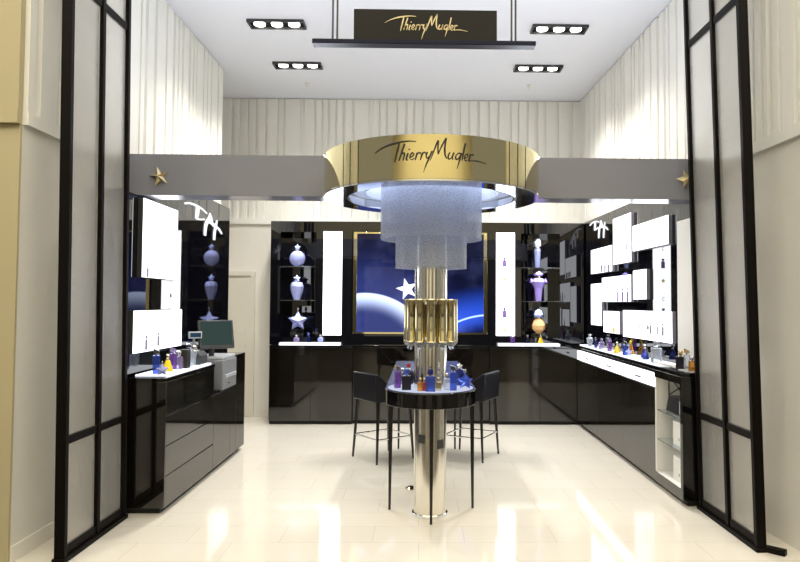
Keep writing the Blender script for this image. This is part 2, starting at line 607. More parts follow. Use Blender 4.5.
# ------------------------------------------------------------------ hanging sign
SY = 4.2
pl, pr = onY(313, 42, SY), onY(535, 45, SY)
zb = (pl.z + pr.z) / 2 - 0.02
sx = (pl.x + pr.x) / 2
sg = thing('hanging_sign', 'black hanging sign board with gold script on a dark blue ceiling bar', 'sign', (sx, SY, zb))
part('support_bar', MB().box(pl.x, pr.x, SY - 0.04, SY + 0.04, zb, zb + 0.03), 'bluebar', sg, bev=0.004)
b0, b1 = onY(354, 40, SY).x, onY(496.5, 40, SY).x
zt = zb + 0.03 + 0.205
part('sign_board', MB().box(b0, b1, SY - 0.025, SY + 0.025, zb + 0.03, zt), 'signblack', sg, bev=0.003)
wS = 0.535
cxs = (onY(385, 25, SY).x + onY(467, 25, SY).x) / 2
part('lettering', ribbons(SCRIPT, lambda u, v, h: V((cxs + u * wS, SY - 0.0255 - h, zb + 0.122 + v * wS * 1.05)), 0.004), 'goldpaint', sg, label='gold script lettering')
for xx in (onY(333, 10, SY).x, onY(337.5, 10, SY).x, onY(511.5, 10, SY).x, onY(515.5, 10, SY).x):
    part('rod', MB().tube([(xx, SY, zb + 0.03), (xx, SY, H)], 0.0065, 8), 'darkgrey', sg)

# ------------------------------------------------------------------ ceiling lights
def trio(x, y, label):
    t = thing('ceiling_light', label, 'ceiling light', (x, y, H), 'triple ceiling downlights')
    w, d = 0.28, 0.085
    mb = MB()
    for a in ((-w, w, -d - 0.012, -d), (-w, w, d, d + 0.012)):
        mb.box(x + a[0], x + a[1], y + a[2], y + a[3], H - 0.03, H - 0.001)
    for a in (-w - 0.012, w):
        mb.box(x + a, x + a + 0.012, y - d - 0.012, y + d + 0.012, H - 0.03, H - 0.001)
    part('frame', mb, 'darkgrey', t)
    part('housing', MB().box(x - w, x + w, y - d, y + d, H - 0.006, H - 0.001), 'frame', t)
    for k in (-1, 0, 1):
        part('lamp', MB().lathe([(0.058, -0.02), (0.058, -0.008)], 24, (x + k * 0.178, y, H)), 'lamp', t)
    l = bpy.data.lights.new('downlight_beam', 'SPOT')
    l.energy = 210
    l.color = (1.0, 0.95, 0.88)
    l.spot_size = math.radians(125)
    l.spot_blend = 0.8
    l.shadow_soft_size = 0.12
    lo = bpy.data.objects.new('downlight_beam', l)
    lo.location = (x, y, H - 0.05)
    COL.objects.link(lo)


for px, py, lb in ((277, 23, 'triple downlight in the ceiling beside the sign bar, over the cash counter side'),
                   (298, 64.5, 'triple downlight in the ceiling near the back wall, over the cash counter side'),
                   (559, 28, 'triple downlight in the ceiling beside the sign bar, over the lightbox wall side'),
                   (538, 67.5, 'triple downlight in the ceiling near the back wall, over the lightbox wall side')):
    p = onZ(px, py, H)
    trio(p.x, p.y, lb)
for px, py, lb in ((307, 83, 'small white sprinkler head on the ceiling, cash counter side'), (529, 85, 'small white sprinkler head on the ceiling, lightbox wall side')):
    p = onZ(px, py, H)
    solo('sprinkler_head', MB().lathe([(0.012, -0.05), (0.02, -0.035), (0.012, -0.03), (0.03, -0.006), (0.03, 0)], 14, p), 'white', lb, 'sprinkler', 'ceiling sprinklers')

# ------------------------------------------------------------------ folding screens at the entrance
def screen(X, ys, label, foot, lean):
    """upright frame in the plane X; ys = centre of near, middle and far uprights"""
    y0, y1, y2 = ys
    t = thing('screen_partition', label, 'partition', (X, (y0 + y2) / 2, 0))
    t['kind'] = 'thing'
    t.rotation_euler = (0, -lean, 0)
    h = 0.028
    top = 4.45
    for y in ys:
        hh = 0.032 if y == y0 else h
        part('upright', MB().box(X - hh, X + hh, y - .02, y + .02, 0.03, top), 'frame', t, bev=0.004)
    for z in (0.06, 0.735, 3.67, top - 0.03):
        for a, b in ((y0, y1), (y1, y2)):
            part('rail', MB().box(X - 0.02, X + 0.02, a + 0.03, b - 0.028, z - 0.025, z + 0.025), 'frame', t, bev=0.003)
    part('base_rail', MB().box(X - 0.04, X + 0.04, y0 - 0.03, y2 + 0.03, 0.0, 0.03), 'frame', t, bev=0.003)
    if foot:
        part('foot', MB().obox(V((X + .075, y0 - .04, .018)), V((.045, -.045, 0)), V((.018, .018, 0)), V((0, 0, .018))), 'frame', t, bev=0.004)
    for a, b in ((y0, y1), (y1, y2)):
        for z0, z1 in ((0.085, 0.71), (0.76, 3.645), (3.695, top - 0.055)):
            part('frosted_panel', MB().box(X - 0.005, X + 0.005, a + 0.028, b - 0.028, z0, z1), 'frosted', t)


XL, XR = -2.19, 2.222
screen(XL, (onX(67.5, 300, XL).y, onX(100.5, 300, XL).y, onX(126, 300, XL).y), 'tall dark bronze screen with frosted panels beside the cash counter', False, .012)
screen(XR, (onX(757, 300, XR).y, onX(728, 300, XR).y, onX(701, 300, XR).y), 'tall dark bronze screen with frosted panels beside the open white shelf niche', True, .021)

# ------------------------------------------------------------------ fascia and drum
DX, DY, DR = 0.085, 5.0, 0.822
DB = onY(430, 193, DY).z - 0.043
DT = DB + 0.29
FY = 5.32
fzb = (onY(200, 197, FY).z + onY(600, 202, FY).z) / 2
fzt = (onY(200, 157.5, FY).z + onY(600, 161.5, FY).z) / 2
struct('beam_left', MB().box(LW + .002, DX - DR + 0.05 + .04, FY - 0.12, FY + 0.12, fzb, fzt), 'fascia', bev=0.003, label='grey lacquered fascia beam on the cash counter side of the gold drum', cat='beam')
struct('beam_right', MB().box(DX + DR - 0.09, 2.38, FY - 0.12, FY + 0.12, fzb, fzt), 'fascia', bev=0.003, label='grey lacquered fascia beam on the lightbox wall side of the gold drum', cat='beam')


def star_mb(c, R, dep, rot, inner=.40):
    mb = MB()
    vs = []
    for i in range(10):
        r = R if i % 2 == 0 else R * inner
        a = rot + PI / 2 + i * PI / 5
        vs.append(V(c) + V((r * math.cos(a), 0, r * math.sin(a))))
    vs += [V(c) + V((0, -dep, 0)), V(c) + V((0, dep, 0))]
    fs = []
    for i in range(10):
        k = (i + 1) % 10
        fs += [(i, k, 10), (k, i, 11)]
    return mb.add(vs, fs)


for px, py, rot, lb in ((159, 176.5, 0.25, 'gold five-pointed star on the grey fascia above the cash counter'), (686.5, 179, 0.3, 'gold five-pointed star on the grey fascia beside the screen by the shelf niche')):
    p = onY(px, py, FY - 0.14)
    solo('star_ornament', star_mb(p, 0.085, 0.028, rot), 'goldstar', lb, 'star ornament', 'gold stars on the fascia', ang=5)

dm = thing('drum_chandelier', 'large gold drum chandelier with black script and tiered white bead curtains', 'chandelier', (DX, DY, DB))
NS = 96
part('gold_band', MB().lathe([(DR - 0.02, DB), (DR, DB), (DR, DT), (DR - 0.02, DT), (DR - 0.02, DB)], NS, (DX, DY, 0), close=False), 'gold', dm, label='polished gold outer band')
part('top_cover', MB().lathe([(DR - 0.02, DT - 0.02), (0.01, DT - 0.02)], NS, (DX, DY, 0), close=False), 'white', dm)
part('mirror_ring', MB().lathe([(DR - 0.004, DB - 0.001), (DR - 0.004, DB - 0.014), (0.645, DB - 0.014), (0.645, DB + 0.05), (DR - 0.021, DB + 0.05)], NS, (DX, DY, 0), close=False), 'chrome', dm, label='mirror polished underside ring')
part('diffuser', MB().lathe([(0.64, DT - 0.06), (0.15, DT - 0.06)], NS, (DX, DY, 0), close=False), 'diffuser', dm, label='glowing bluish white diffuser')
uS = 0.757
cu = 0.033 + (onY(363, 160, DY - DR).x + onY(487, 160, DY - DR).x) / 2 - DX
def drum_map(u, v, h):
    th = (cu + u * uS) / DR
    return V((DX + (DR + 0.0015 + h) * math.sin(th), DY - (DR + 0.0015 + h) * math.cos(th), DB + 0.153 + v * uS))
part('lettering', ribbons(SCRIPT, drum_map, 0.003), 'ink', dm, label='black script lettering')
for r, zb_, n in ((0.635, DB + 0.05, 36), (0.515, DB + 0.03, 36), (0.39, onY(430, 240, DY).z, 64), (0.275, onY(430, 268.5, DY).z, 48), (0.165, onY(430, 262, DY).z, 40)):
    if r < 0.2:
        continue
    part('acrylic_ring' if r > .5 else 'bead_curtain', MB().lathe([(r, zb_), (r, DT - 0.07), (r - 0.008, DT - 0.07), (r - 0.008, zb_), (r, zb_)], n, (DX, DY, 0), close=False), 'acrylic' if r > .5 else 'bead', dm, ang=5 if r > .5 else 32)
al = bpy.data.lights.new('chandelier_glow', 'AREA')
al.shape = 'DISK'
al.size = 1.1
al.energy = 9
al.color = (0.78, 0.85, 1.0)
ao = bpy.data.objects.new('chandelier_glow', al)
ao.location = (DX, DY, DT - 0.09)
COL.objects.link(ao)

# ------------------------------------------------------------------ mirrored column
CR = 0.124
cl = thing('display_column', 'round mirror polished column standing through the bar table under the drum', 'column', (DX, DY, 0))
cl['kind'] = 'thing'
part('shaft', MB().lathe([(CR, 0.02), (CR, 0.838)], 48, (DX, DY, 0)), 'column', cl)
part('shaft', MB().lathe([(CR, 0.9565), (CR, DT - 0.03)], 48, (DX, DY, 0)), 'column', cl)
part('base_plate', MB().lathe([(CR + 0.012, 0), (CR + 0.012, 0.02), (CR, 0.024)], 48, (DX, DY, 0)), 'chrome', cl)
for px, py in ((421.7, 439.5), (440.5, 445)):
    p = onY(px, py, DY - CR)
    th = math.asin(max(-1, min(1, (p.x - DX) / CR)))
    e = V((math.cos(th), math.sin(th), 0))
    n = V((math.sin(th), -math.cos(th), 0))
    part('outlet_plate', MB().obox(V((DX, DY, p.z)) + n * (CR + 0.0), e * 0.027, n * 0.006, V((0, 0, 0.033))), 'darkgrey', cl, bev=0.002)
# ring of gold tubes
tr_ = thing('tube_ring', 'ring of upright gold tubes with clear tips around the mirrored column', 'fragrance fountain', (DX, DY, 1.28))
ztop, zbot = onY(430, 299, DY - 0.2).z, onY(430, 343, DY - 0.2).z
for zz in (ztop - 0.03, zbot + 0.03):
    part('mount_ring', MB().lathe([(CR, zz - 0.01), (0.165, zz - 0.01), (0.165, zz + 0.01), (CR, zz + 0.01), (CR, zz - 0.01)], 32, (DX, DY, 0), close=False), 'chrome', tr_)
for k in range(12):
    a = -PI / 2 + k * PI / 6
    cxx, cyy = DX + 0.172 * math.cos(a), DY + 0.172 * math.sin(a)
    tb = part('gold_tube', MB().lathe([(0.034, zbot), (0.0365, zbot + 0.006), (0.034, zbot + 0.012), (0.034, ztop - 0.012), (0.0365, ztop - 0.006), (0.034, ztop)], 24, (cxx, cyy, 0)), 'goldtube', tr_)
    part('clear_tip', MB().lathe([(0.0, -0.06), (0.006, -0.055), (0.008, -0.036), (0.024, -0.022), (0.036, -0.004), (0.036, 0)], 20, (cxx, cyy, zbot)), 'g_clear', tb)

# ------------------------------------------------------------------ bar table
TZ = 0.955
TX, TR = DX, 0.345
TY1 = onZ(427, 361, TZ).y
TYF = DY + 0.0                  # centre of the rounded end
bt = thing('bar_table', 'long black bar table with round end and pale top around the mirrored column', 'table', (TX, TYF, 0))


def table_outline(r):
    pts = [(TX + r * math.cos(a), TYF + r * math.sin(a)) for a in [PI + PI * i / 40 for i in range(41)]]
    return pts + [(TX + r, TY1 + (r - TR)), (TX - r, TY1 + (r - TR))]


part('apron', MB().quadbox([(x, y, TZ - 0.115) for x, y in table_outline(TR)], (0, 0, 0.110)), 'black', bt, bev=0.004)
part('tabletop', MB().quadbox([(x, y, TZ - 0.005) for x, y in table_outline(TR - 0.006)], (0, 0, 0.005)), 'tabletop', bt)
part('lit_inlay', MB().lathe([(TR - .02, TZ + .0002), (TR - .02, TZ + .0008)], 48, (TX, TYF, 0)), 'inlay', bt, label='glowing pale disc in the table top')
for px, py in ((431, 524.5), (389.5, 509.5), (472.5, 508)):
    p = onZ(px, py, 0)
    part('leg', MB().tube([(p.x, p.y, 0), (p.x + (TX - p.x) * 0.02, p.y, TZ - 0.115)], [0.013, 0.024], 4), 'legblack', bt, bev=0.002)
for sx_ in (-1, 1):
    part('leg', MB().tube([(TX + sx_ * 0.31, TY1 - 0.06, 0), (TX + sx_ * 0.305, TY1 - 0.06, TZ - 0.115)], [0.013, 0.024], 4), 'legblack', bt, bev=0.002)

# ------------------------------------------------------------------ bar stools
def stool(label):
    t = thing('bar_stool', label, 'bar stool', (0, 0, 0), 'black bar stools at the table')
    s = 0.215
    part('seat', MB().box(-s, s, -s, s, 0.60, 0.665), 'leather', t, world=False, bev=0.018)
    # low back that wraps round into two short arms; opens towards +x
    mb = MB()
    mb.quadbox([(-s - 0.02, -s, 0.605), (-s + 0.02, -s, 0.605), (-s + 0.005, -s, 0.885), (-s - 0.03, -s, 0.885)], (0, 2 * s, 0))
    part('backrest', mb, 'leather', t, world=False, bev=0.012)
    for sy in (-1, 1):
        y = sy * (s - 0.015)
        part('arm', MB().quadbox([(-s, y - 0.016, 0.61), (s * 0.35, y - 0.016, 0.61), (s * 0.1, y - 0.016, 0.70), (-s, y - 0.016, 0.885)], (0, 0.032, 0)), 'leather', t, world=False, bev=0.008)
    for sx_ in (-1, 1):
        for sy in (-1, 1):
            part('leg', MB().tube([(sx_ * (s + 0.01), sy * (s + 0.01), 0), (sx_ * (s - 0.025), sy * (s - 0.025), 0.61)], [0.011, 0.019], 4), 'legblack', t, world=False)
    q = s - 0.003
    for a, b in (((-q, -q), (q, -q)), ((q, -q), (q, q)), ((q, q), (-q, q)), ((-q, q), (-q, -q))):
        part('footrest_rail', MB().tube([(a[0], a[1], 0.235), (b[0], b[1], 0.235)], 0.008, 8), 'chrome', t, world=False)
    return t


p1, p2 = onZ(354, 457, 0), onZ(379, 466, 0)
p3 = onZ(412, 458, 0)
s0 = stool('low-backed black leather bar stool on the cash counter side of the table')
c = (p1 + p3) / 2
d = p2 - p1
s0.location = (c.x, c.y, 0)
s0.rotation_euler = (0, 0, math.atan2(d.y, d.x) + PI / 2)
q1, q2 = onZ(499, 453.5, 0), onZ(482, 463.5, 0)
d = q2 - q1
e = d.normalized()
nn = V((e.y, -e.x, 0))
if nn.x > 0:
    nn = -nn
c = (q1 + q2) / 2 + nn * 0.225
dup(s0, (c.x, c.y, 0), math.atan2(nn.y, nn.x), 'low-backed black leather bar stool on the lightbox wall side of the table')

# ------------------------------------------------------------------ perfume bottles
def starbody(R, dep, h0):
    mb = star_mb((0, 0, 0), R, dep, 0, .52)
    lo = min(p.z for p in mb.v)
    mb.v = [V((p.x, p.y, p.z - lo + h0)) for p in mb.v]
    return mb


def bottle(kind, gl, cap, h, label, loc, rz=0.0, group='perfume testers', cat='perfume bottle', capmat=None):
    """one flacon, h = full height; parts: body, collar, cap"""
    t = thing('perfume_bottle', label, cat, loc, group, rz)
    P = lambda n, mb, mt, ang=32, bev=0: part(n, mb, mt, t, world=False, ang=ang, bev=bev)
    if kind == 'star':
        R = h * 0.46
        P('body', starbody(R, h * 0.16, 0.0), gl, 5)
        P('cap', MB().lathe([(h * .05, h * .80), (h * .06, h * .86), (h * .05, h * .98), (0, h)], 12), cap)
    elif kind == 'square':
        w = h * 0.22
        P('body', MB().box(-w, w, -w * .7, w * .7, 0, h * .68), gl, bev=h * .03)
        P('collar', MB().lathe([(w * .4, h * .68), (w * .4, h * .74)], 12), 'chrome')
        P('cap', MB().lathe([(w * .55, h * .74), (w * .6, h * .78), (w * .6, h * .96), (w * .5, h)], 14), cap)
    elif kind == 'tall':
        w = h * 0.13
        P('body', MB().box(-w, w, -w * .8, w * .8, 0, h * .72), gl, bev=h * .02)
        P('collar', MB().lathe([(w * .5, h * .72), (w * .5, h * .78)], 12), 'chrome')
        mb = MB().quadbox([(-w * .8, -w * .6, h * .78), (w * .8, -w * .6, h * .78), (w * .8, -w * .6, h * .9), (-w * .9, -w * .6, h)], (0, w * 1.2, 0))
        P('cap', mb, cap, bev=h * .01)
    elif kind == 'cone':
        w = h * 0.30
        P('body', MB().lathe([(w * .9, 0), (w, h * .05), (w * .45, h * .58), (w * .3, h * .66)], 6, sy=.8), gl, 10)
        P('collar', MB().lathe([(w * .32, h * .66), (w * .32, h * .71)], 12), 'chrome')
        P('cap', MB().lathe([(w * .25, h * .71), (w * .36, h * .80), (w * .3, h * .92), (0, h)], 12), cap)
    elif kind == 'round':
        w = h * 0.36
        prof = [(w * math.sin(PI * i / 12) if 0 < i < 12 else 0.0, 0) for i in range(13)]
        mb = MB().lathe([(max(w * math.sin(PI * i / 14), w * .3 if i == 0 else 0.012), h * .36 - w * math.cos(PI * i / 14)) for i in range(14)], 18, sy=.55)
        P('body', mb, gl, 25)
        P('collar', MB().lathe([(w * .25, h * .70), (w * .2, h * .78)], 12), 'chrome')
        mb = starbody(h * .16, h * .05, h * .74)
        P('cap', mb, cap, 5)
    elif kind == 'vase':
        w = h * 0.27
        P('body', MB().lathe([(w * .45, 0), (w * .5, h * .04), (w * .9, h * .35), (w, h * .55), (w * .8, h * .70), (w * .3, h * .74)], 8, sy=.7), gl, 10)
        P('collar', MB().lathe([(w * .34, h * .74), (w * .34, h * .78)], 12), 'chrome')
        P('cap', starbody(h * .16, h * .06, h * .74), cap, 5)
    elif kind == 'goblet':
        w = h * 0.26
        P('body', MB().lathe([(w * .35, 0), (w * .4, h * .05), (w * .55, h * .45), (w * 1.0, h * .66), (w * .75, h * .76), (w * .3, h * .80)], 8, sy=.7), gl, 10)
        P('collar', MB().lathe([(w * .3, h * .80), (w * .35, h * .86)], 12), 'goldstar')
        P('cap', MB().lathe([(w * .5, h * .86), (w * .6, h * .92), (w * .2, h)], 8), cap, 10)
        for s in (-1, 1):
            P('shoulder_spike', MB().lathe([(w * .22, -w * .1), (w * .24, w * .1), (0, w * .5)], 6, (s * w * .95, 0, h * .66)), gl, 10)
    elif kind == 'rocket':
        w = h * 0.115
        P('body', MB().lathe([(w * .6, 0), (w * .7, h * .03), (w, h * .6), (w * .9, h * .66)], 10), gl, 10)
        P('collar', MB().lathe([(w * .95, h * .66), (w * 1.05, h * .69), (w * .95, h * .72)], 14), 'chrome')
        P('cap', MB().lathe([(w * 1.1, h * .72), (w * 1.15, h * .88), (w * .8, h * .95), (w * .9, h)], 8), cap, 10)
    elif kind == 'flame':
        w = h * 0.30
        P('body', MB().lathe([(w * .35, 0), (w * .9, h * .16), (w, h * .32), (w * .72, h * .52), (w * .4, h * .60)], 7, sy=.8), gl, 5)
        P('collar', MB().lathe([(w * .4, h * .60), (w * .42, h * .66)], 12), 'goldstar')
        P('cap', MB().lathe([(w * .5, h * .66), (w * .68, h * .76), (w * .42, h * .92), (0, h)], 6), cap, 5)
    return t


# ---- on the table (base positions by where they touch the top)
def ot(px, py, kind, gl, cap, h, label, rz=0.0):
    p = onZ(px, py, TZ)
    bottle(kind, gl, cap, h, label, (p.x, p.y, TZ + 0.001), rz, 'testers round the column')


ot(397.5, 388, 'tall', 'g_purple', 'goldstar', 0.175, 'tall plum bottle with gold top at the cash counter rim of the bar table', 0.3)
ot(406.5, 390, 'square', 'g_black', 'g_blue', 0.155, 'squat black bottle with blue stopper beside the plum bottle on the bar table')
ot(408.5, 385.5, 'round', 'g_black', 'g_red', 0.175, 'round black flacon with red star stopper on the bar table', 0.4)
ot(420.3, 391, 'square', 'g_amber', 'goldstar', 0.095, 'little amber bottle with gold cap in front of the mirrored column')
ot(424.6, 391, 'square', 'g_red', 'goldstar', 0.095, 'little red bottle with gold cap in front of the mirrored column')
ot(430.3, 391.5, 'square', 'g_blue', 'g_dblue', 0.165, 'violet blue bottle with dark blue cap in front of the mirrored column')
ot(438.6, 390.5, 'square', 'goldtube', 'goldstar', 0.095, 'little gold flacon in front of the mirrored column')
ot(447, 390, 'square', 'g_clear', 'chrome', 0.125, 'short clear bottle with silver cap on the bar table beside the column')
ot(453.3, 390.5, 'tall', 'g_blue', 'chrome', 0.190, 'tall blue bottle with slanted silver cap on the bar table')
ot(459.5, 385.5, 'vase', 'g_dblue', 'chrome', 0.175, 'dark blue waisted bottle behind the tall blue bottle on the bar table')
ot(465, 388.5, 'star', 'g_blue', 'chrome', 0.145, 'blue star-shaped bottle at the rim of the bar table near the lightbox wall', -0.3)
ot(402.5, 384, 'cone', 'g_lilac', 'chrome', 0.13, 'lilac cone-shaped bottle behind the plum bottle on the bar table')

# ------------------------------------------------------------------ lightboxes and prints
def silhouette(kind, h):
    """outline (u, v) of a printed flacon, v up from 0"""
    if kind == 'tall':
        return [(-.2, 0), (.2, 0), (.2, .7), (.07, .72), (.07, .80), (.14, .82), (.14, 1), (-.14, 1), (-.14, .82), (-.07, .80), (-.07, .72), (-.2, .7)]
    if kind == 'star':
        return [((.46 if i % 2 == 0 else .19) * math.cos(PI / 2 + i * PI / 5), .5 + (.5 if i % 2 == 0 else .2) * math.sin(PI / 2 + i * PI / 5)) for i in range(10)]
    if kind == 'block':
        return [(-.5, 0), (.5, 0), (.5, 1), (-.5, 1)]
    if kind == 'bar':
        return [(-.6, 0), (.6, 0), (.6, .35), (-.6, .35)]
    if kind == 'arc':
        return [(.42 * math.cos(a), .5 + .5 * math.sin(a)) for a in [PI * (-.7 + 1.4 * i / 12) for i in range(13)]] + [(.30 * math.cos(a), .5 + .38 * math.sin(a)) for a in [PI * (.7 - 1.4 * i / 12) for i in range(13)]]
    return [(-.3, 0), (.3, 0), (.36, .25), (.3, .5), (.1, .62), (.14, .68), (.14, .95), (0, 1), (-.14, .95), (-.14, .68), (-.1, .62), (-.3, .5), (-.36, .25)]


def prints(specs, base, e, n, parent):
    """specs: (kind, point, height, material) printed on a face with in-plane axis e and outward normal n"""
    for kind, p, h, mt in specs:
        pts = [V(p) + V(e) * (u * h) + V((0, 0, v * h)) for u, v in silhouette(kind, h)]
        part('printed_picture', MB().quadbox(pts, V(n) * 0.0015), mt, parent)


def lightbox(tl, tr, bl, br, off_face, depth, label, side, pr=(), group='lightboxes'):
    """side 'R': on the splayed right panel, side 'L': on the left panel; pixel corners of the face"""
    if side == 'R':
        f = lambda q: onR(q[0], q[1], off_face)
        n, e = RN, RE
    else:
        f = lambda q: onX(q[0], q[1], off_face)
        n, e = V((1, 0, 0)), V((0, 1, 0))
    A, B, Cc, Dd = f(tl), f(tr), f(bl), f(br)
    z1, z0 = (A.z + B.z) / 2, (Cc.z + Dd.z) / 2
    ya, yb = sorted(((A.y + Cc.y) / 2, (B.y + Dd.y) / 2))
    def at(y, z, o):
        if side == 'R':
            return V((off_face - SPL * (y - 5.9), y, z)) + n * o
        return V((off_face, y, z)) + n * o
    c0 = at((ya + yb) / 2, z0, 0)
    t = thing('lightbox', label, 'lightbox', c0, group)
    fr = [at(ya, z0, -depth), at(yb, z0, -depth), at(yb, z1, -depth), at(ya, z1, -depth)]
    part('housing', MB().quadbox(fr, n * (depth - 0.006)), 'boxgrey' if side == 'R' else 'darkgrey', t)
    g = 0.004
    fc = [at(ya + g, z0 + g, -0.006), at(yb - g, z0 + g, -0.006), at(yb - g, z1 - g, -0.006), at(ya + g, z1 - g, -0.006)]
    part('lit_face', MB().quadbox(fc, n * 0.006), 'lightbox', t, label='glowing white face')
    sp = []
    for kind, (x, y), h, mt in pr:
        q = f((x, y))
        sp.append((kind, at(q.y, q.z, 0.0005), h, mt))
    prints(sp, None, e, n, t)
    return t


# ------------------------------------------------------------------ cash counter side (left)
LCX, LPX = -1.91, -2.25
CT = 1.035
y0 = onZ(167.5, 514.5, 0).y
yA = y0 + 1.13       # end of the raised part
yB = y0 + 1.87       # start of the end block
yE = y0 + 2.20
LZ = 0.735
lc = thing('cash_counter', 'black gloss cash counter with raised lit top and drawers on the till side', 'counter', (-2.07, (y0 + yE) / 2, 0))
part('carcass', MB().box(LPX + .003, LCX - 0.02, y0, yE - 0.34, 0.05, LZ), 'black', lc, bev=0.003)
part('raised_box', MB().box(LPX + .003, LCX - 0.02, y0, yA, LZ, CT - 0.012), 'black', lc, bev=0.003)
part('end_block', MB().box(LPX + .003, LCX, yB + 0.004, yE, 0.05, 1.05), 'brown_black', lc, bev=0.003)
part('plinth', MB().box(LPX + .003, LCX - 0.05, y0 + 0.03, yE - 0.02, 0, 0.05), 'toe', lc)
for z0_, z1_ in ((0.05, 0.278), (0.284, 0.505), (0.511, LZ - 0.004)):
    part('drawer', MB().box(LCX - 0.018, LCX, y0, yA, z0_, z1_), 'brown_black', lc, bev=0.002)
part('front_panel', MB().box(LCX - 0.018, LCX, y0, yA, LZ + 0.004, CT - 0.045), 'black', lc, bev=0.002)
for a, b in ((yA + 0.005, y0 + 1.66), (y0 + 1.665, yB)):
    part('cabinet_door', MB().box(LCX - 0.018, LCX, a, b, 0.05, LZ - 0.004), 'brown_black', lc, bev=0.002)
part('end_panel', MB().box(LPX + .003, LCX, y0 - 0.018, y0 - 0.001, 0.05, CT - 0.045), 'brown_black', lc, bev=0.002)
part('worktop', MB().box(LPX + .003, LCX + 0.004, y0 - 0.02, yA + 0.01, CT - 0.045, CT - 0.012), 'black', lc, bev=0.002)
part('lit_top', MB().box(LPX + 0.06, LCX - 0.02, y0 + 0.09, yA - 0.03, CT - 0.012, CT), 'lightedge', lc, label='glowing white acrylic top')
# tall black glass panel behind
struct('wall_panel_left', MB().box(LW + 0.001, LPX, y0 - 0.12, FY + .122, 0.0, fzb - .002).box(LW + 0.001, LPX, FY + .122, onX(228.3, 300, LPX).y, 0.0, 2.70), 'mirror_black', label='tall black glass panel behind the cash counter', cat='wall panel')
lo_ = solo('script_logo', ribbons(LOGO, lambda u, v, h: V((LPX + 0.001 + h, 0, 0)) + V((0, onX(205, 215, LPX).y + u * 1.2, onX(204, 222, LPX).z + v * 0.31)), 0.008), 'logo', 'white script monogram high on the black glass panel over the till', 'logo', 'script monograms')
lightbox((143.5, 197.5), (177.5, 210), (143, 278), (177.5, 280), LPX + 0.045, 0.045, 'big white lightbox on the black glass over the cash counter, higher of two', 'L',
         [('bar', (152, 258), 0.025, 'printblack'), ('bar', (148, 256.5), 0.02, 'printblack'), ('bar', (161.5, 273), 0.02, 'printblack'), ('tall', (147.5, 277), 0.10, 'printgrey')])
lightbox((133.7, 309.5), (181.7, 310), (133.7, 355.5), (181.7, 344.5), LPX + 0.045, 0.045, 'wide white lightbox just above the bottles on the cash counter', 'L',
         [('tall', (146, 350), 0.115, 'printgrey'), ('tall', (158, 346), 0.115, 'printgrey'), ('flacon', (143.5, 338), 0.03, 'printblack'), ('flacon', (156.5, 335.5), 0.03, 'printblack'), ('bar', (149, 347), 0.02, 'printgrey')])


def ol(px, py, kind, gl, cap, h, label, rz=0.0):
    p = onZ(px, py, CT)
    bottle(kind, gl, cap, h, label, (max(-2.12, min(-1.95, p.x)), p.y, CT + 0.001), rz, 'testers on the cash counter')


ol(156, 374, 'tall', 'g_blue', 'chrome', 0.20, 'tall blue bottle with slanted silver cap on the cash counter', 0.4)
ol(162, 375.5, 'star', 'g_ice', 'chrome', 0.11, 'pale star-shaped bottle beside the tall blue one on the cash counter', 0.5)
ol(167.6, 371.5, 'cone', 'g_yellow', 'goldstar', 0.145, 'yellow cone-shaped bottle on the cash counter')
ol(173, 369.5, 'tall', 'g_purple', 'g_lilac', 0.185, 'tall purple bottle on the cash counter')
ol(178.7, 369, 'square', 'g_lilac', 'chrome', 0.155, 'lilac bottle with silver cap on the cash counter')
pbx = onZ(184.8, 368.3, CT)
solo('perfume_box', MB().box(pbx.x - .033, pbx.x + .033, pbx.y - .04, pbx.y + .04, CT + .001, CT + .16), 'ink', 'black upright carton at the till end of the lit counter top', 'box', bev=.003)
ol(189.5, 366.5, 'tall', 'g_clear', 'chrome', 0.21, 'clear slim bottle next to the black carton on the cash counter')
ol(194, 365.5, 'rocket', 'g_clear', 'chrome', 0.19, 'clear round bottle between the black carton and the receipt printer')

# till
rp = onZ(205, 358, CT)
ry = yA - 0.16
t = thing('receipt_printer', 'dark grey receipt printer at the end of the raised counter top', 'printer', (-2.07, ry, CT))
part('case', MB().quadbox([(-2.18, ry - .1, CT + .0), (-1.955, ry - .1, CT), (-1.955, ry - .1, CT + .085), (-1.99, ry - .1, CT + .12), (-2.18, ry - .1, CT + .125)], (0, .2, 0)), 'darkgrey', t, bev=.006)
part('paper_slot', MB().box(-2.15, -2.0, ry - .02, ry + .0, CT + .119, CT + .128), 'white', t)
mx_, my_ = -2.07, yA + 0.30
cd = onX(194, 335, -2.14)
t = thing('customer_display', 'small grey customer display on a thin pole beside the lightbox', 'display', (-2.14, cd.y, CT))
part('pole', MB().tube([(-2.14, cd.y, CT + .012), (-2.14, cd.y, cd.z)], .012, 10), 'midgrey', t)
part('foot', MB().lathe([(.05, 0), (.05, .008), (.02, .014)], 20, (-2.14, cd.y, CT)), 'midgrey', t)
e = V((.8, .6, 0)).normalized()
n = V((.6, -.8, 0))
c = V((-2.13, cd.y, cd.z))
part('case', MB().obox(c, e * .062, n * .016, V((0, 0, .032))), 'lightgrey', t, bev=.004)
part('screen', MB().obox(c + n * .0165, e * .05, n * .001, V((0, 0, .02))), 'lcd', t)

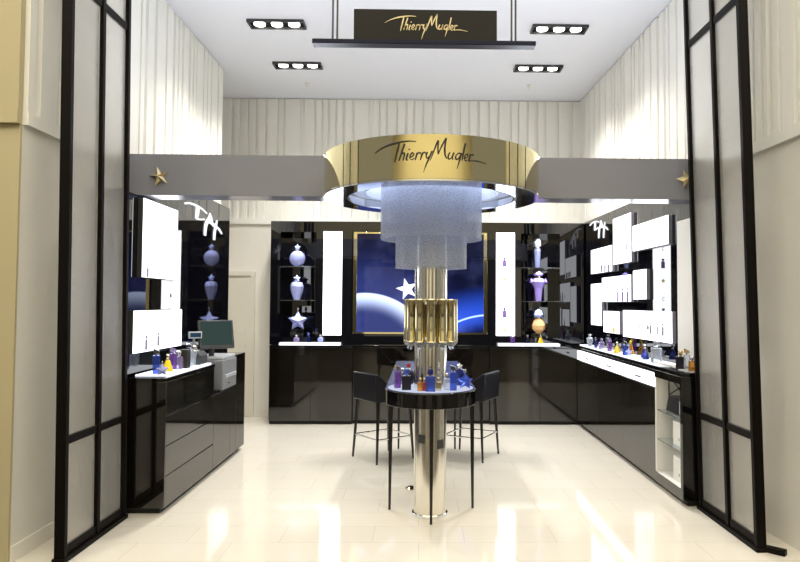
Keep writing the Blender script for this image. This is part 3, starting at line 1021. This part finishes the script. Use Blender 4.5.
pc = onY(216, 334.5, my_)
t = thing('till_monitor', 'tilted grey till monitor with dark green screen above the printer', 'monitor', (pc.x - .04, my_ + .02, LZ))
part('base', MB().box(pc.x - .15, pc.x + .03, my_ - .07, my_ + .09, LZ, LZ + .02), 'darkgrey', t, bev=.004)
part('stand', MB().tube([(pc.x - .05, my_ + .02, LZ + .02), (pc.x - .05, my_ + .03, pc.z - .12), (pc.x - .01, my_ + .015, pc.z - .05)], .028, 10), 'darkgrey', t)
e = V((.82, .57, 0)).normalized()
u = V((-.57 * .27, .82 * .27, 1)).normalized()
n = e.cross(u).normalized()
if n.y > 0:
    n = -n
part('case', MB().obox(pc, e * .170, n * .018, u * .140), 'darkgrey', t, bev=.006)
part('screen', MB().obox(pc + n * .0185 + u * .01, e * .150, n * .001, u * .115), 'posscreen', t, label='dark green screen')

py0, py1 = yA + .24, yB - .04
t = thing('office_printer', 'grey box printer with a pale band on the lower till counter', 'printer', (-2.03, (py0 + py1) / 2, LZ))
part('case', MB().box(-2.19, -1.90, py0, py1, LZ + .008, LZ + .30), 'midgrey', t, bev=.012)
part('lid', MB().box(-2.18, -1.91, py0 + .01, py1 - .01, LZ + .30, LZ + .335), 'lightgrey', t, bev=.01)
part('paper_tray', MB().box(-1.905, -1.885, py0 + .05, py1 - .05, LZ + .12, LZ + .155), 'lightgrey', t, bev=.004)
part('button', MB().lathe([(.012, 0), (.012, .006)], 12, (-1.895, py0 + .38 * (py1 - py0), LZ + .06)), 'darkgrey', t)
for a in (py0 + .03, py1 - .05):
    part('rubber_foot', MB().box(-2.17, -1.93, a, a + .02, LZ, LZ + .01), 'toe', t)

# ------------------------------------------------------------------ back cabinets
BY = 8.60            # base front
UY = 8.74            # upper front
BT = 1.035
xa, xb, xc, xd = onY(268.5, 400, BY).x, onY(352, 400, BY).x, onY(490, 400, BY).x, 2.25


def base_cab(x0, x1, yf, label, nd):
    t = thing('base_cabinet', label, 'cabinet', ((x0 + x1) / 2, BY + .3, 0), 'base cabinets along the back')
    part('carcass', MB().box(x0, x1, yf + .02, BACK - .002, .05, BT - .03), 'black', t)
    part('plinth', MB().box(x0, x1, yf + .05, BACK - .002, 0, .05), 'toe', t)
    part('worktop', MB().box(x0 - .0, x1 + .0, yf - .01, BACK - .002, BT - .03, BT), 'black', t, bev=.003)
    w = (x1 - x0) / nd
    for k in range(nd):
        part('cabinet_door', MB().box(x0 + k * w + .002, x0 + (k + 1) * w - .002, yf, yf + .018, .05, BT - .034), 'brown_black', t, bev=.002)
    return t


base_cab(xa, xb - .003, BY, 'black gloss base cabinet beside the cream door', 2)
base_cab(xb, xc, BY + .05, 'black gloss base cabinet under the gold framed planet screen', 2)
base_cab(xc + .003, xd, BY, 'black gloss base cabinet in the corner by the lit counter', 2)


def zt_(px, py):
    return onY(px, py, UY).z


UT = 2.69


def upper_cab(x0, x1, nx0, nx1, lx0, lx1, label, pics):
    t = thing('display_cabinet', label, 'cabinet', ((x0 + x1) / 2, UY + .2, BT), 'upper display cabinets')
    zn0, zn1 = BT + .10, zt_(300, 232)
    part('back_panel', MB().box(x0, x1, BACK - .03, BACK - .002, BT + .0005, UT), 'mirror_black', t)
    mb = MB().box(x0, x1, UY, BACK - .03, zn1, UT).box(x0, x1, UY, BACK - .03, BT, zn0)
    for a, b in sorted([(x0, min(nx0, lx0)), (x1, max(nx1, lx1))], key=lambda q: q[0]):
        a, b = min(a, b), max(a, b)
        mb.box(a, b, UY, BACK - .03, zn0, zn1)
    ia, ib = (nx1, lx0) if nx1 < lx0 else (lx1, nx0)
    mb.box(ia, ib, UY, BACK - .03, zn0, zn1)
    part('carcass', mb, 'mirror_black', t)
    # light column
    z0_, z1_ = zt_(330, 335), zt_(330, 231.5)
    part('column_backing', MB().box(lx0, lx1, UY + .01, BACK - .03, zn0, zn1), 'black', t)
    lp = part('light_column', MB().box(lx0 + .004, lx1 - .004, UY - .004, UY + .01, z0_, z1_), 'lightcol', t, label='glowing white light column')
    for kind, (px, py), h, mt in pics:
        q = onY(px, py, UY - .0045)
        pts = [q + V((a * h, 0, b * h)) for a, b in silhouette(kind, h)]
        part('printed_picture', MB().quadbox(pts, V((0, -.0015, 0))), mt, lp)
    sz = [zt_(300, 266), zt_(300, 300)]
    for z in sz:
        part('glass_shelf', MB().box(nx0 + .001, nx1 - .001, UY + .02, BACK - .032, z - .008, z), 'shelfglass', t)
    return t, [zn0] + sz[::-1]


lnx0, lnx1 = onY(280, 280, UY).x, onY(316, 280, UY).x
llx0, llx1 = onY(323, 280, UY).x, onY(342, 280, UY).x
rlx0, rlx1 = onY(496, 280, UY).x, onY(515, 280, UY).x
rnx0, rnx1 = onY(521, 280, UY).x, onY(560, 280, UY).x
RPX = 2.33
ux0, ux1 = onY(270, 300, UY).x, onY(351.5, 300, UY).x
vx0, vx1 = onY(488, 300, UY).x, rw(9.2, RPX) - .002
picL = [('arc', (332.5, 248), .06, 'printgrey'), ('bar', (332, 259), .035, 'printgrey'), ('tall', (332, 277), .04, 'printgrey'), ('bar', (332, 282.5), .02, 'printgrey'), ('tall', (332, 298), .05, 'printgrey'), ('bar', (332.5, 316.5), .025, 'printgrey'), ('star', (333, 311), .03, 'printgrey'), ('arc', (333, 332), .075, 'printgrey')]
picR = [('tall', (504.5, 267), .13, 'printpurple'), ('star', (504.5, 282.5), .075, 'printyellow'), ('tall', (504.5, 318), .14, 'printpurple'), ('star', (504.5, 333), .075, 'printyellow'), ('arc', (504, 249), .05, 'printgrey'), ('arc', (504, 300), .05, 'printgrey')]
cabL, zsL = upper_cab(ux0, ux1, lnx0, lnx1, llx0, llx1, 'tall black display cabinet beside the cream door with star flacons and light column', picL)
cabR, zsR = upper_cab(vx0, vx1, rnx0, rnx1, rlx0, rlx1, 'tall black display cabinet in the corner with amber flacon and light column', picR)
FYD = UY + .12
pxm = lambda px, py: onY(px, py, FYD).x
G = 'oversized display flacons'
bottle('round', 'g_ice', 'g_ice', .30, 'oversized round pale blue flacon on the top shelf beside the cream door', (pxm(297.5, 250), FYD, zsL[2] + .001), 0, G, 'display flacon')
bottle('vase', 'g_ice', 'g_ice', .335, 'oversized pale waisted flacon on the middle shelf beside the cream door', (pxm(297, 280), FYD, zsL[1] + .001), 0, G, 'display flacon')
bottle('star', 'g_ice', 'chrome', .30, 'oversized white star flacon at the bottom of the niche beside the cream door', (pxm(298, 312), FYD, zsL[0] + .10), 0, G, 'display flacon')
solo('display_block', MB().box(pxm(298, 312) - .09, pxm(298, 312) + .09, FYD - .07, FYD + .07, zsL[0] + .0005, zsL[0] + .0995), 'black', 'black plinth under the oversized star flacon', 'plinth', bev=.003)
bottle('rocket', 'g_ice', 'g_clear', .40, 'oversized slim white flacon on the top shelf in the corner cabinet', (pxm(537.5, 250), FYD, zsR[2] + .001), 0, G, 'display flacon')
bottle('goblet', 'g_violet', 'g_violet', .40, 'oversized violet spiked flacon on the middle shelf in the corner cabinet', (pxm(538.5, 280), FYD, zsR[1] + .001), 0, G, 'display flacon')
bottle('flame', 'g_flame', 'g_ice', .33, 'oversized amber faceted flacon at the bottom of the corner cabinet', (pxm(538.5, 315), FYD, zsR[0] + .06), 0, G, 'display flacon')
solo('display_block', MB().box(pxm(538.5, 312) - .09, pxm(538.5, 312) + .09, FYD - .07, FYD + .07, zsR[0] + .0005, zsR[0] + .0595), 'black', 'black plinth under the oversized amber flacon', 'plinth', bev=.003)
for xx in ((lnx0 + lnx1) / 2, (rnx0 + rnx1) / 2):
    for zz in (zt_(300, 234) - .02, zsL[2] - .03, zsL[1] - .03):
        l = bpy.data.lights.new('niche_spot', 'SPOT')
        l.energy = 9
        l.spot_size = math.radians(100)
        l.spot_blend = .6
        l.shadow_soft_size = .01
        l.color = (.80, .85, 1)
        lo = bpy.data.objects.new('niche_spot', l)
        lo.location = (xx, UY + .035, zz + .005)
        lo.rotation_euler = (math.radians(22), 0, 0)
        COL.objects.link(lo)
# lit ledges in front
for x0, x1, lb in ((279, 339.5, 'white lit ledge under the niche beside the cream door'), (499, 560, 'white lit ledge under the niche in the corner cabinet')):
    a, b = onY(x0, 346, BY).x, onY(x1, 346, BY).x
    solo('lit_ledge', MB().box(a, b, BY - .01, UY - .012, BT + .001, BT + .032), 'lightedge', lb, 'ledge', 'lit ledges', bev=.003)


def ob(px, kind, gl, cap, h, label):
    p = onY(px, 343, BY + .07)
    bottle(kind, gl, cap, h, label, (p.x, BY + .06, BT + .033), 0, 'testers on the lit ledges')


ob(296.5, 'round', 'g_lilac', 'chrome', .105, 'round lilac bottle on the white ledge, nearest the cream door')
ob(308.5, 'tall', 'g_dblue', 'printblue', .135, 'dark blue bottle between two round ones on the white ledge')
ob(320.5, 'round', 'g_ice', 'chrome', .105, 'round pale bottle on the white ledge below the light column')
ob(512.5, 'square', 'g_purple', 'g_lilac', .12, 'purple bottle on the corner cabinet ledge below the light column')
ob(527.5, 'tall', 'g_black', 'chrome', .12, 'small dark bottle in the middle of the corner cabinet ledge')
ob(540.5, 'cone', 'g_yellow', 'goldstar', .125, 'yellow bottle on the corner cabinet ledge')

# ------------------------------------------------------------------ planet screen
def screen_mat(cx, cz):
    mt, nt, out = newmat('planet_picture')
    N, Lk = nt.nodes, nt.links
    tc = N.new('ShaderNodeTexCoord')
    sp = N.new('ShaderNodeSeparateXYZ')
    Lk.new(tc.outputs['Object'], sp.inputs[0])

    def mth(op, a, b=None, clamp=False):
        n = N.new('ShaderNodeMath')
        n.operation = op
        n.use_clamp = clamp
        for i, q in enumerate((a, b)):
            if q is None:
                continue
            if isinstance(q, (int, float)):
                n.inputs[i].default_value = q
            else:
                Lk.new(q, n.inputs[i])
        return n.outputs[0]

    def dist(x0, z0):
        dx = mth('SUBTRACT', sp.outputs[0], x0)
        dz = mth('SUBTRACT', sp.outputs[2], z0)
        return mth('SQRT', mth('ADD', mth('MULTIPLY', dx, dx), mth('MULTIPLY', dz, dz)))

    def mr(v, a, b, c, d):
        n = N.new('ShaderNodeMapRange')
        n.interpolation_type = 'SMOOTHSTEP'
        Lk.new(v, n.inputs[0])
        for i, q in enumerate((a, b, c, d)):
            n.inputs[i + 1].default_value = q
        return n.outputs[0]

    d1_ = dist(cx[0], cz[0])
    R1 = 0.95
    inside = mr(d1_, R1 - .012, R1 + .012, 1, 0)
    fall = mr(d1_, R1 - .30, R1, 0, 1)
    glow = mth('MULTIPLY', inside, mth('POWER', fall, 1.6))
    halo = mr(d1_, R1, R1 + .75, .13, .02)
    d2_ = dist(cx[1], cz[1])
    R2 = 1.1
    rim2 = mth('MULTIPLY', mr(d2_, R2 - .018, R2, 0, 1), mr(d2_, R2, R2 + .02, 1, 0))
    gl2 = mth('MULTIPLY', mr(d2_, R2 - .25, R2 + .02, 0, .5), mr(d2_, R2, R2 + .45, 1, .0))
    noise = N.new('ShaderNodeTexNoise')
    noise.inputs['Scale'].default_value = 3.0
    Lk.new(tc.outputs['Object'], noise.inputs['Vector'])
    haze = mr(noise.outputs['Fac'], .45, .8, 0, .05)

    def colr(fac, c):
        n = N.new('ShaderNodeMix')
        n.data_type = 'RGBA'
        n.inputs[6].default_value = (0, 0, 0, 1)
        n.inputs[7].default_value = (*c, 1)
        Lk.new(fac, n.inputs[0])
        return n.outputs[2]

    def add(a, b):
        n = N.new('ShaderNodeMix')
        n.data_type = 'RGBA'
        n.blend_type = 'ADD'
        n.inputs[0].default_value = 1
        Lk.new(a, n.inputs[6])
        Lk.new(b, n.inputs[7])
        return n.outputs[2]

    ccol = add(add(colr(glow, (.62, .74, 1.0)), colr(halo, (.15, .22, 1.0))), add(add(colr(rim2, (.5, .65, 1)), colr(gl2, (.03, .12, .95))), colr(haze, (.3, .35, .9))))
    em = N.new('ShaderNodeEmission')
    em.inputs['Strength'].default_value = 1.3
    Lk.new(ccol, em.inputs['Color'])
    gl = N.new('ShaderNodeBsdfGlossy')
    gl.inputs['Roughness'].default_value = .02
    gl.inputs['Color'].default_value = (.5, .5, .5, 1)
    fr = N.new('ShaderNodeFresnel')
    fr.inputs['IOR'].default_value = 1.5
    ms = N.new('ShaderNodeAddShader')
    mg = N.new('ShaderNodeMixShader')
    bk = N.new('ShaderNodeBsdfTransparent')
    bk.inputs['Color'].default_value = (0, 0, 0, 1)
    Lk.new(fr.outputs[0], mg.inputs[0])
    Lk.new(bk.outputs[0], mg.inputs[1])
    Lk.new(gl.outputs[0], mg.inputs[2])
    Lk.new(em.outputs[0], ms.inputs[0])
    Lk.new(mg.outputs[0], ms.inputs[1])
    Lk.new(ms.outputs[0], out.inputs['Surface'])
    return mt


gx0, gx1 = onY(353.5, 280, UY).x, onY(487, 280, UY).x
gz0, gz1 = zt_(420, 334), zt_(420, 232.5)
PW = (gx0 + gx1) / 2
pimg = onY(365, 293, UY)
p2c = onY(470, 318, UY)
M['planet'] = screen_mat((pimg.x - PW, p2c.x - PW + .28), (pimg.z - .95 - gz0, p2c.z - gz0 - 1.06))
mw = thing('planet_screen', 'wide screen showing a blue planet in a gold frame on the back wall', 'screen', (PW, UY + .05, gz0))
part('surround', MB().box(ux1 + .001, vx0 - .001, UY + .06, BACK - .002, BT + .0005, UT).box(ux1 + .001, vx0 - .001, UY, UY + .06, gz1 + .002, UT).box(ux1 + .001, vx0 - .001, UY, UY + .06, BT, gz0 - .002), 'mirror_black', mw, label='black glass surround')
g = .05
part('gold_frame', MB().box(gx0, gx1, UY - .012, UY + .05, gz0, gz0 + .022).box(gx0, gx1, UY - .012, UY + .05, gz1 - .022, gz1).box(gx0, gx0 + .045, UY - .012, UY + .05, gz0 + .022, gz1 - .022).box(gx1 - .045, gx1, UY - .012, UY + .05, gz0 + .022, gz1 - .022), 'gold', mw, bev=.002, label='gold frame')
part('screen', MB().box(gx0 + .045, gx1 - .045, UY + .02, UY + .049, gz0 + .022, gz1 - .022), 'planet', mw, label='blue planet picture')
ps = onY(407, 289, UY + .018)
part('star_picture', star_mb(ps, .15, .002, .25), 'lightedge', mw, ang=5, label='glowing white star')

# ------------------------------------------------------------------ lit counter (right)
RCX = 2.085
RT_ = 1.065
ry0 = max(onX(686.5, 420, RCX).y, onX(701, 300, XR).y + .055)
ry1 = BY - .02
nY0, nY1 = max(onX(683.5, 430, RCX).y, ry0 + .03), onX(656, 430, RCX).y
rc = thing('lit_counter', 'long black gloss counter with glowing drawer strip and white open end niche', 'counter', (2.22, (ry0 + ry1) / 2, 0))
rb = lambda y: rw(y, 2.415)
def rblock(y0_, y1_, xf, z0_, z1_, xo=0.0):
    return MB().quadbox([(xf, y0_, z0_), (xf, y1_, z0_), (rb(y1_) - xo, y1_, z0_), (rb(y0_) - xo, y0_, z0_)], (0, 0, z1_ - z0_))
part('carcass', rblock(nY1 + .02, ry1, RCX + .02, .05, RT_ - .045), 'black', rc)
part('plinth', rblock(ry0 + .03, ry1, RCX + .05, 0, .05), 'toe', rc)
part('worktop', rblock(ry0 - .005, ry1, RCX - .004, RT_ - .045, RT_ - .01), 'black', rc, bev=.003)
part('lit_top', rblock(nY1 + .05, ry1 - .05, RCX + .02, RT_ - .01, RT_, .10), 'lightedge', rc, label='glowing white acrylic top')
w = (ry1 - nY1 - .02) / 3
for k in range(3):
    a, b = nY1 + .02 + k * w, nY1 + .02 + (k + 1) * w
    part('cabinet_door', MB().box(RCX, RCX + .018, a + .002, b - .002, .05, .862), 'brown_black', rc, bev=.002)
    dw = part('lit_drawer', MB().box(RCX - .002, RCX + .018, a + .002, b - .002, .870, .985), 'lightbox', rc, label='glowing white drawer front')
    part('printed_picture', MB().box(RCX - .0035, RCX - .002, (a + b) / 2 - .12, (a + b) / 2 + .06, .905, .925), 'printgrey', dw)
# white niche
nz0, nz1 = onX(656, 471, RCX).z, onX(656, 377, RCX).z
nb = 2.40
part('niche_shell', MB().box(nb - .02, nb, nY0 - .02, nY1 + .02, .05, RT_ - .045).box(RCX + .002, nb - .02, nY0 - .02, nY0, .05, RT_ - .045).box(RCX + .002, nb - .02, nY1, nY1 + .02, .05, RT_ - .045).box(RCX + .002, nb - .02, nY0, nY1, .05, nz0).box(RCX + .002, nb - .02, nY0, nY1, nz1, RT_ - .045), 'white', rc, label='white niche lining')
part('niche_front', MB().box(RCX - .004, RCX + .002, ry0, nY1 + .02, .05, nz0).box(RCX - .004, RCX + .002, ry0, nY0, nz0, RT_ - .045).box(RCX - .004, RCX + .002, nY0, nY1 + .02, nz1, RT_ - .045), 'brown_black', rc, bev=.001)
part('end_panel', MB().box(RCX - .004, nb, ry0 - .018, ry0 - .001, .05, RT_ - .045), 'black', rc, bev=.002)
nzs = [onX(656, 409, RCX).z, onX(656, 438, RCX).z]
for z in nzs:
    part('glass_shelf', MB().box(RCX + .01, nb - .021, nY0 + .001, nY1 - .001, z - .008, z), 'shelfglass', rc)
yc = (nY0 + nY1) / 2 + .03
# bag with strap on the upper shelf
t = thing('gift_bag', 'black gift bag with crossed straps on the upper glass shelf of the niche', 'bag', (2.22, yc, nzs[0]))
bx0, bx1, by0, by1, bz0 = 2.15, 2.27, nY0 + .05, nY1 - .06, nzs[0] + .001
part('body', MB().quadbox([(bx0, by0, bz0), (bx0, by1, bz0), (bx0 + .02, by1 - .01, bz0 + .13), (bx0 + .02, by0 + .01, bz0 + .13)], (bx1 - bx0, 0, 0)), 'leather', t, bev=.004)
for a, b in (((by0, .13), (by1, .30)), ((by1, .13), (by0, .30)), ((by0, .13), (by0, .30)), ((by1, .13), (by1, .30)), ((by0, .30), (by1, .30))):
    part('strap', MB().tube([(bx0 + .03, a[0], bz0 + a[1]), (bx0 + .03, b[0], bz0 + b[1])], .006, 6), 'legblack', t)
part('pendant', MB().box(bx0 - .004, bx0 + .012, by0 + .08, by0 + .13, bz0 + .01, bz0 + .12), 'lightgrey', t, bev=.002)
for zs, hh, lb in ((nzs[1], .20, 'white gift box with grey print on the lower glass shelf of the niche'), (nz0, .20, 'white gift box on the bottom of the niche')):
    t = thing('gift_box', lb, 'box', (2.2, yc, zs), 'white gift boxes in the niche')
    part('carton', MB().box(2.14, 2.26, nY0 + .02, nY0 + .30, zs + .001, zs + hh), 'white', t, bev=.003)
    for k in range(4):
        part('printed_picture', MB().box(2.1385, 2.14, nY0 + .06 + .035 * k, nY0 + .075 + .035 * k, zs + .05 + .03 * (k % 3), zs + .075 + .035 * (k % 3)), 'printgrey' if hh else 'printgrey', t)

# black glass panel and lightboxes
RPX = 2.33
pY0 = onR(696, 300, RPX).y
pY1 = 9.19
struct('wall_panel_right', MB().quadbox([(rw(pY0, RPX), pY0, RT_), (rw(pY1, RPX), pY1, RT_), (rw(pY1, RPX) + .07, pY1, RT_), (rw(pY0, RPX) + .07, pY0, RT_)], (0, 0, 2.70 - RT_)), 'mirror_black', label='tall black glass panel behind the lightboxes', cat='wall panel')
wp0, wp1 = pY0 + .01, onR(677.5, 300, RPX - .02).y
wpz = onR(677, 222, RPX - .01).z
struct('wall_panel_white', MB().quadbox([(rw(wp0, RPX - .02), wp0, RT_), (rw(wp1, RPX - .02), wp1, RT_), (rw(wp1, RPX) - .001, wp1, RT_), (rw(wp0, RPX) - .001, wp0, RT_)], (0, 0, wpz - RT_)), 'white', label='off-white panel beside the black glass', cat='wall panel')
cl_ = onR(599, 229, RPX - .001)
solo('script_logo', ribbons(LOGO, lambda u, v, h: V((RPX - SPL * (cl_.y - 5.9), cl_.y, 0)) + RN * (.001 + h) - RE * (u * .75) + V((0, 0, cl_.z + v * .26)), .008), 'logo', 'white script monogram high on the black glass panel over the lit counter', 'logo', 'script monograms')
BO = RPX - .04
LB = [
    ((613, 218.5), (630.6, 212.8), (613, 264.5), (630.6, 262.5), 'tall upright white lightbox high on the black glass, beside the monogram', [('tall', (626.5, 250), .10, 'printgrey')]),
    ((632.6, 225.6), (668, 215), (632.6, 251.7), (668, 244), 'wide white lightbox high on the black glass, nearest the entrance', [('bar', (645, 238), .025, 'printgrey'), ('bar', (650, 236), .03, 'printgrey'), ('bar', (656, 234.5), .03, 'printblack'), ('bar', (663, 233.5), .03, 'printblack')]),
    ((591, 250), (611.5, 245), (591, 274), (611.5, 271.6), 'white lightbox with a grey square motif, below the monogram', [('block', (601.5, 272), .085, 'printgrey'), ('block', (605, 271.8), .085, 'printlight'), ('block', (608.5, 271.5), .085, 'printgrey')]),
    ((591, 284), (601, 283), (591, 323.7), (601, 327), 'narrow upright white lightbox deepest along the black glass', []),
    ((602, 277.6), (630.5, 274.5), (602, 301), (630.5, 303), 'white lightbox with three purple flacon pictures', [('tall', (618, 301.5), .15, 'printpurple'), ('tall', (622.7, 301.5), .15, 'printpurple'), ('tall', (627.5, 301.7), .15, 'printpurple'), ('tall', (613, 297), .06, 'printgrey')]),
    ((633, 270.5), (646, 268.8), (633, 299), (646, 300), 'small upright blank white lightbox in the middle of the wall', []),
    ((603.6, 310.6), (619, 311.5), (603.6, 331.4), (619, 335), 'small white lightbox with a yellow flacon picture', [('flacon', (614, 333), .11, 'printyellow')]),
    ((623, 309.5), (671.6, 312), (623, 336), (671.6, 344.5), 'widest white lightbox, just above the bottles on the lit counter', [('tall', (640, 331), .09, 'printgrey'), ('flacon', (648, 330), .08, 'printgrey'), ('tall', (650.5, 334), .12, 'printgrey'), ('tall', (658, 334.5), .10, 'printgrey'), ('tall', (663, 336), .12, 'printgrey')]),
]
for tl, tr2, bl, br, lb, pr2 in LB:
    lightbox(tl, tr2, bl, br, BO, .04, lb, 'R', pr2)


def orr(px, py, kind, gl, cap, h, label, rz=0.0, group='testers on the lit counter'):
    p = onZ(px, py, RT_)
    lim = rw(p.y, RPX) - .055
    bottle(kind, gl, cap, h, label, (max(RCX + .05, min(lim, p.x)), p.y, RT_ + .001), rz, group)


orr(586.5, 346.5, 'vase', 'g_clear', 'chrome', .16, 'clear waisted bottle at the far end of the lit counter')
orr(590.5, 348, 'tall', 'g_dblue', 'chrome', .13, 'dark blue slim bottle next to the clear waisted one at the far end')
orr(597.7, 349.5, 'square', 'g_lilac', 'g_lilac', .13, 'lilac bottle below the narrow upright lightbox')
orr(609.6, 351.5, 'tall', 'g_purple', 'g_lilac', .155, 'tall purple bottle beside the yellow one on the lit counter')
orr(613.8, 353.5, 'cone', 'g_yellow', 'goldstar', .13, 'yellow cone-shaped bottle beside the tall purple one')
orr(621, 355.5, 'tall', 'g_blue', 'chrome', .15, 'tall blue bottle with slanted cap on the lit counter', .4)
orr(625.5, 356.5, 'star', 'g_ice', 'chrome', .11, 'pale star bottle between the blue and the yellow-black bottle', .4)
orr(630.7, 354.5, 'cone', 'g_amber', 'g_yellow', .15, 'amber bottle with yellow top below the widest lightbox')
orr(645, 359.5, 'cone', 'g_dblue', 'chrome', .15, 'dark blue cone-shaped bottle below the widest lightbox')
orr(656.5, 363, 'square', 'g_clear', 'g_clear', .20, 'big clear square bottle with clear stopper on the lit counter')
orr(680.5, 369, 'square', 'g_black', 'goldstar', .15, 'black bottle with gold cap at the entrance end of the lit counter')
orr(687, 369.5, 'tall', 'g_clear', 'goldstar', .17, 'tall clear bottle with gold cap at the entrance end of the lit counter')
orr(692.5, 371.5, 'square', 'g_amber', 'chrome', .12, 'short amber bottle nearest the screen on the lit counter')
for (px, py, ln, lb) in ((594, 349.8, .34, 'white acrylic tray at the far end of the lit counter'), (606, 353.5, .30, 'white acrylic tray in front of the tall purple bottle'), (634, 358.5, .26, 'white acrylic tray between the amber and dark blue bottles'), (649, 365, .24, 'white acrylic tray in front of the big clear bottle'), (668, 367.5, .20, 'white acrylic tray between the clear and black bottles')):
    p = onZ(px, py, RT_)
    x = RCX + .075
    solo('tester_tray', MB().box(x - .03, x + .03, p.y - ln / 2, p.y + ln / 2, RT_ + .001, RT_ + .018), 'white', lb, 'tray', 'acrylic tester trays', bev=.003)
solo('floor_plug', MB().lathe([(.045, 0), (.05, .008), (.03, .022), (0.0, .026)], 14, onZ(411, 489, 0)), 'goldtube', 'small brown floor cap lying beside the mirrored column', 'floor cap')

# ------------------------------------------------------------------ lights of the room
def area(name, loc, rot, sx_, sy, energy, col):
    l = bpy.data.lights.new(name, 'AREA')
    l.shape = 'RECTANGLE'
    l.size, l.size_y = sx_, sy
    l.energy = energy
    l.color = col
    o = bpy.data.objects.new(name, l)
    o.location = loc
    o.rotation_euler = rot
    COL.objects.link(o)
    return o


# unseen uplights added above the cabinets and fascia to lift the ceiling and back wall
area('added_uplight', (0, 8.78, 2.72), (PI - .5, 0, 0), 3.6, .08, 2.2, (.86, .91, 1.0))
for x_ in (-1.4, 1.5):
    area('added_uplight', (x_ * .85, FY, fzt + .02), (PI + .45, 0, 0), 1.0, .1, 17, (.88, .92, 1.0))
area('added_mall_wash', (0, -4.3, 6.1), (-.5, 0, 0), 12, .4, 95, (1.0, .91, .74))  # unseen lamp, added so the gold drum reflects a brighter mall wall
area('mall_light', (0, 0.0, 6.1), (0, 0, 0), 12, 6, 420, (1.0, .91, .74))

wd = bpy.data.worlds.new('world')
sc.world = wd
wd.use_nodes = True
bg = wd.node_tree.nodes['Background']
bg.inputs[0].default_value = (1.0, .95, .86, 1)
bg.inputs[1].default_value = .2

sc.view_settings.view_transform = 'Standard'
sc.view_settings.look = 'None'
sc.view_settings.gamma = 1
sc.view_settings.use_curve_mapping = False
sc.view_settings.exposure = 0.35
sc.cycles.max_bounces = 10
sc.cycles.transmission_bounces = 8
sc.cycles.transparent_max_bounces = 16
sc.cycles.glossy_bounces = 6
sc.cycles.sample_clamp_indirect = 6
sc.cycles.use_denoising = True
